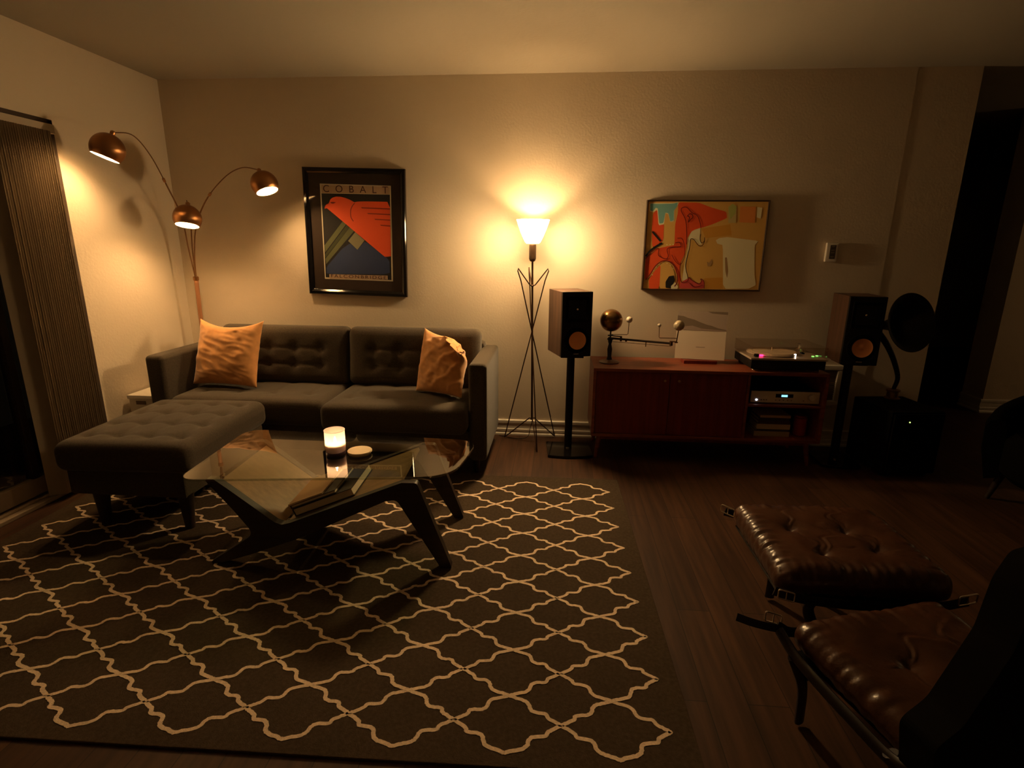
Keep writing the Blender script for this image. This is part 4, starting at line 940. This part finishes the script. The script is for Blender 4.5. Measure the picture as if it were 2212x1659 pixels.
# books lying in the sloping trough of the table
th_ = math.atan2(.202, .505); V0 = Vector((-1.160, 0, .193)); du = Vector((math.cos(th_), 0, math.sin(th_))); dn = Vector((-math.sin(th_), 0, math.cos(th_)))
def trough_book(label, s0, s1, t0, t1, y0, y1, cover, hard=True):
    o = V0 + du*s0 + dn*(t0+.001); L = s1-s0; h = t1-t0
    t = thing('book', label, 'book', (o.x, (y0+y1)/2, o.z), 0, 'books in the coffee table shelf'); t.rotation_euler = (0, -th_, math.radians(3.2))
    c = .003 if hard else .0012; D = (y1-y0)/2
    bm = NB(); box2(bm, (0, -D, 0), (L, D, c), .0008); box2(bm, (0, -D, h-c), (L, D, h), .0008); box2(bm, (-.002, -D, 0), (.003, D, h), .001); obj('cover', bm, cover, t)
    bm = NB(); box2(bm, (.003, -D+.004, c), (L-.005, D-.004, h-c)); obj('page_block', bm, CREAM, t)
    return t
trough_book('large dark hardback lying on the sloping coffee table shelf', .035, .325, 0, .036, -1.755, -1.475, mat('black_book_cloth', (.022, .014, .009), .5))
trough_book('slimmer dark book lying on the large hardback in the table shelf', .030, .250, .037, .053, -1.750, -1.485, mat('brown_book_cloth', (.05, .03, .018), .5))
trough_book('tan covered magazine on top of the coffee table shelf books', .028, .195, .054, .062, -1.755, -1.48, mat('tan_magazine_cover', (.50, .28, .13), .45), False)

# ------------------------------------------------------------------ candle and its lid
GZ = .4200
cn = thing('jar_candle', 'lit candle in a frosted glass jar on the coffee table', 'candle', (-1.012, -1.535, GZ))
cx, cy = -1.012, -1.535
bm = NB(); lathe(bm, [(0, 0), (.043, 0), (.045, .003), (.045, .011), (.041, .013), (0, .013)], 40, Matrix.Translation((cx, cy, GZ))); obj('base', bm, mat('dark_plum_base', (.035, .015, .03), .3), cn, world=True)
bm = NB(); lathe(bm, [(.0, .0), (.038, 0), (.0445, .004), (.046, .030), (.046, .104)], 48, Matrix.Translation((cx, cy, GZ+.0135)))
tube(bm, [(cx+.045*math.cos(k*PI/24), cy+.045*math.sin(k*PI/24), GZ+.1175) for k in range(48)], .0026, 8, closed=True); obj('glass_jar', bm, frosted_mat('frosted_jar_glass', (.80, .70, .80)), cn, world=True, smooth=60)
bm = NB(); lathe(bm, [(0, 0), (.036, 0), (.0405, .006), (.0405, .030), (.030, .028), (0, .027)], 36, Matrix.Translation((cx, cy, GZ+.021)))
wx = mat('warm_candle_wax', (.85, .62, .34), .5); obj('wax', bm, wx, cn, world=True)
bm = NB(); cyl(bm, (cx, cy, GZ+.047), .0014, .010, 8); wk = obj('wick', bm, MATTE, cn, world=True)
bm = NB(); lathe(bm, [(0, 0), (.004, .003), (.0058, .009), (.0045, .018), (.002, .027), (0, .032)], 16, Matrix.Translation((cx, cy, GZ+.054))); obj('flame', bm, glow('flame_glow', (1.0, .62, .22), CANDLE_E), wk, world=True)
ld = thing('candle_lid', 'round cream candle lid lying flat beside the lit candle', 'lid', (-.902, -1.522, GZ))
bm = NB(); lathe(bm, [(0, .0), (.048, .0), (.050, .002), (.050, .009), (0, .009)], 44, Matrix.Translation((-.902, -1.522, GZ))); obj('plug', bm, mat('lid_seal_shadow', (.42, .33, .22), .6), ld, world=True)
bm = NB(); lathe(bm, [(0, .0), (.055, .0), (.0565, .002), (.0565, .007), (.055, .009), (0, .009)], 44, Matrix.Translation((-.902, -1.522, GZ+.0092))); top = obj('top_disc', bm, mat('lid_cream_card', (.80, .66, .46), .5), ld, world=True)
bm = NB()
for pts, mi in (([(-.022, .004), (-.010, .012), (.006, .010), (.012, .018), (.004, .026), (-.012, .024)], 0), ([(-.026, -.006), (-.006, -.002), (.018, .002), (.014, .010), (-.014, .006)], 1), ([(.020, -.012), (.030, -.010), (.032, -.002), (.022, -.002)], 1)):
    f = bm.faces.new([bm.verts.new((-.902+a, -1.522+b, GZ+.0186+.0002*mi)) for a, b in pts]); f.material_index = mi
for f in bm.faces:
    f.normal_update()
    if f.normal.z < 0: f.normal_flip()
obj('lid_print', bm, [mat('lid_print_pink', (.66, .16, .13), .6), mat('lid_print_brown', (.40, .24, .14), .6)], top, smooth=None)

# ================================================================== LEATHER OTTOMAN AND LOUNGE CHAIR
def leather(hx, hy, btns, sag=.012, seed=0.0, edge=.006, depth=.030):
    def f(p, n):
        if n.z > -.2:
            k = max(0, min(1, n.z+.3)); e = max(0, 1-(p.x/hx)**4)*max(0, 1-(p.y/hy)**4)
            d = .016*e - sag*(1-(p.x/hx)**2)*(1-(p.y/hy)**2)
            for bx, by in btns:
                r = math.hypot(p.x-bx, p.y-by); a = math.atan2(p.y-by, p.x-bx)
                d -= depth*math.exp(-r/.026)
                ph = 1.3*bx*20 + 7*by + noise.noise(Vector((r*16, bx*9, by*7)))*1.5
                fold = max(0, math.cos(2.5*a + ph))**44; fold2 = max(0, math.cos(2.5*a + ph + .28))**44
                d += (.0065*fold2 - .008*fold)*math.exp(-r/.10)*(1-math.exp(-r/.012))
            q = Vector((p.x*6+seed, p.y*6-seed, seed*2)); d += .0045*noise.noise(q) + .002*noise.noise(q*3.1)
            p.z += d*k
        ex = max(0, 1-(hx-abs(p.x))/.085); ey = max(0, 1-(hy-abs(p.y))/.085)
        if ex > 0: p.z += edge*ex*(noise.noise(Vector((p.y*52+seed, p.x*7, seed)))*1.2)
        if ey > 0: p.z += edge*ey*(noise.noise(Vector((p.x*52-seed, p.y*7, seed)))*1.2)
        return p
    return f
def buckle(name, c, d, parent, w_=.052, h_=.030, upv=(0, 0, 1), local=False):
    d = Vector(d).normalized(); u = Vector(upv); pts = []
    for a, b in round_poly([(-w_/2, -h_/2), (w_/2, -h_/2), (w_/2, h_/2), (-w_/2, h_/2)], .006, 3): pts.append(Vector(c)+d*a+u*b)
    bm = NB(); tube(bm, pts, .0028, 8, closed=True); tube(bm, [Vector(c)-u*h_/2, Vector(c)+u*h_/2], .002, 8)
    return obj(name, bm, STEEL, parent, world=not local, smooth=60)
DKF = wood_mat('dark_bentwood', (.014, .006, .0035), .45, 'y')

lo = thing('leather_ottoman', 'tufted brown leather sling ottoman in front of the lounge chair', 'ottoman', (.985, -2.035, 0))
bm = NB(); M_ = Matrix.Translation((.985, -2.035, .347))
roundbox(bm, (.535, .49, .098), .045, .0062, leather(.2675, .245, [(-.125, .040), (.068, .040), (-.08, -.118), (.104, -.085)], .012, .7, .011), M_)
obj('cushion', bm, LEATHER, lo, world=True, smooth=180)
for x in (.84, 1.13):   # bent side rails that run down into the legs
    xi = x+(.985-x)*.3
    bm = NB(); tube(bm, smooth_path([(xi, -1.86, .012), (xi, -1.85, .12), (x, -1.83, .23), (x, -1.82, .278), (x, -1.90, .286), (x, -2.035, .282), (x, -2.17, .286), (x, -2.25, .278), (x, -2.24, .23), (xi, -2.23, .12), (xi, -2.22, .012)], 6), .02, 12, flat=(.011, .018)); obj('bent_frame', bm, DKF, lo, world=True)
for y in (-1.85, -2.23):
    bm = NB(); tube(bm, [(.90, y, .14), (1.07, y, .14)], .010, 10); obj('crossbar', bm, DKF, lo, world=True)
bm = NB(); box2(bm, (.735, -2.265, .2875), (1.235, -1.81, .2965), .003); obj('canvas_sling', bm, STRAP, lo, world=True)
for y, nm in ((-2.296, 0), (-1.776, 1)):
    bm = NB(); tube(bm, smooth_path([(.70, y, .335), (.80, y-.004*(1-2*nm), .312), (.985, y-.005*(1-2*nm), .302), (1.17, y-.004*(1-2*nm), .312), (1.27, y, .335)], 6), .02, 10, flat=(.0025, .017)); obj('strap', bm, STRAP, lo, world=True)
for c, d in (((.735, -2.304, .325), (1, 0, -.25)), ((1.262, -2.302, .345), (1, 0, .3)), ((.69, -1.84, .372), (.8, -.4, -.2))):
    buckle('buckle', c, d, lo)

lc = thing('lounge_chair', 'brown leather lounge chair with its dark back turned to the camera', 'chair', (.65, -2.470, 0), math.radians(18))
# local frame: +x along the front edge, -y towards the backrest
bm = NB(); M_ = Matrix.Translation((.275, -.235, .312)) @ Matrix.Rotation(math.radians(3), 4, 'X')
roundbox(bm, (.50, .46, .085), .04, .0065, leather(.25, .23, [(-.06, .03), (.11, .0)], .020, 3.1, .007, .020), M_); obj('seat_cushion', bm, LEATHER, lc, smooth=180)
bm = NB(); box2(bm, (.05, -.43, .258), (.50, -.02, .266), .002); obj('canvas_sling', bm, MATTE, lc)
bm = NB(); prof_b = round_poly([(-.03, .32), (-.055, .44), (.005, .48), (.085, .635), (.10, .745), (.13, .80), (.56, .84), (.60, .6), (.60, .30)], [.02, .03, .06, .08, .08, .03, .05, .05, .03], 5)
prism(bm, prof_b, -.475, -.40, 'y', 0, .012, None, 3); obj('backrest', bm, mat('dark_backrest_canvas', (.005, .004, .003), .9, spec=.1), lc)
for x in (.0, .55):
    bm = NB(); tube(bm, smooth_path([(x, .0 if x < .2 else -.035, .325 if x < .2 else .31), (x, -.08, .295), (x, -.25, .280), (x, -.40, .29), (x+.012*(1 if x < .2 else -1), -.437, .40)], 7), .02, 12, flat=(.010, .018)); obj('side_rail', bm, DKF, lc)
    for y, y2 in ((-.06, -.02), (-.36, -.40)):
        bm = NB(); tube(bm, smooth_path([(x, y, .292), (x+(.275-x)*.25, (y+y2)/2, .16), (x+(.275-x)*.36, y2, .012)], 6), .016, 12, flat=(.011, .018)); obj('leg', bm, DKF, lc)
for y in (-.05, -.37):
    bm = NB(); tube(bm, [(.06, y, .20), (.49, y, .20)], .010, 10); obj('crossbar', bm, DKF, lc)
bm = NB(); tube(bm, smooth_path([(-.005, .008, .335), (.06, .004, .306), (.275, .002, .296), (.46, -.004, .304), (.525, -.016, .320)], 6), .02, 10, flat=(.0025, .017)); obj('strap', bm, STRAP, lc)
bm = NB(); tube(bm, smooth_path([(.03, .004, .318), (-.03, .012, .335), (-.07, .030, .342), (-.10, .055, .346)], 6), .02, 10, flat=(.002, .013)); obj('strap_tail', bm, STRAP, lc)
buckle('buckle', (-.005, .022, .350), (1, -.2, -.35), lc, local=True)
bm = NB(); cyl(bm, (0, 0, 0), .014, .012, 18, Matrix.Translation((.165, -.437, .800))); obj('bolt', bm, STEEL, lc)

# black round backed chair at the edge of the hallway
bc = thing('armchair', 'black round backed armchair in the shadows by the hallway', 'chair', (2.70, -1.02, 0))
NS = 40; bm = NB(); rings = []
for k in range(NS+1):
    a = math.radians(-150 + 300*k/NS); hh = .47 + .27*max(0, math.cos(a/2))**2.2
    pr_ = [(.30, .16), (.36, .14), (.395, .30), (.40, hh-.05), (.385, hh-.012), (.355, hh), (.325, hh-.012), (.31, hh-.05)]
    rings.append([bm.verts.new((2.70+r_*math.cos(a), -1.02+r_*math.sin(a), z_)) for r_, z_ in pr_])
for A, Bv in zip(rings[:-1], rings[1:]):
    for k in range(len(A)): bm.faces.new((A[k], Bv[k], Bv[(k+1) % len(A)], A[(k+1) % len(A)]))
bm.faces.new(rings[0]); bm.faces.new(rings[-1][::-1]); bmesh.ops.recalc_face_normals(bm, faces=bm.faces)
obj('curved_back', bm, mat('black_upholstery', (.003, .0025, .002), .9, spec=.05), bc, world=True, smooth=50)
bm = NB(); cyl(bm, (2.69, -1.02, .17), .30, .25, 40, bev=.04); obj('seat', bm, mat('black_upholstery', (0, 0, 0)), bc, world=True)
for sx in (-.2, .2):
    for sy in (-.2, .2):
        bm = NB(); tube(bm, [(2.70+sx, -1.02+sy, .17), (2.70+sx*1.15, -1.02+sy*1.15, 0)], [.02, .013], 12); obj('leg', bm, DARKWOOD, bc, world=True)
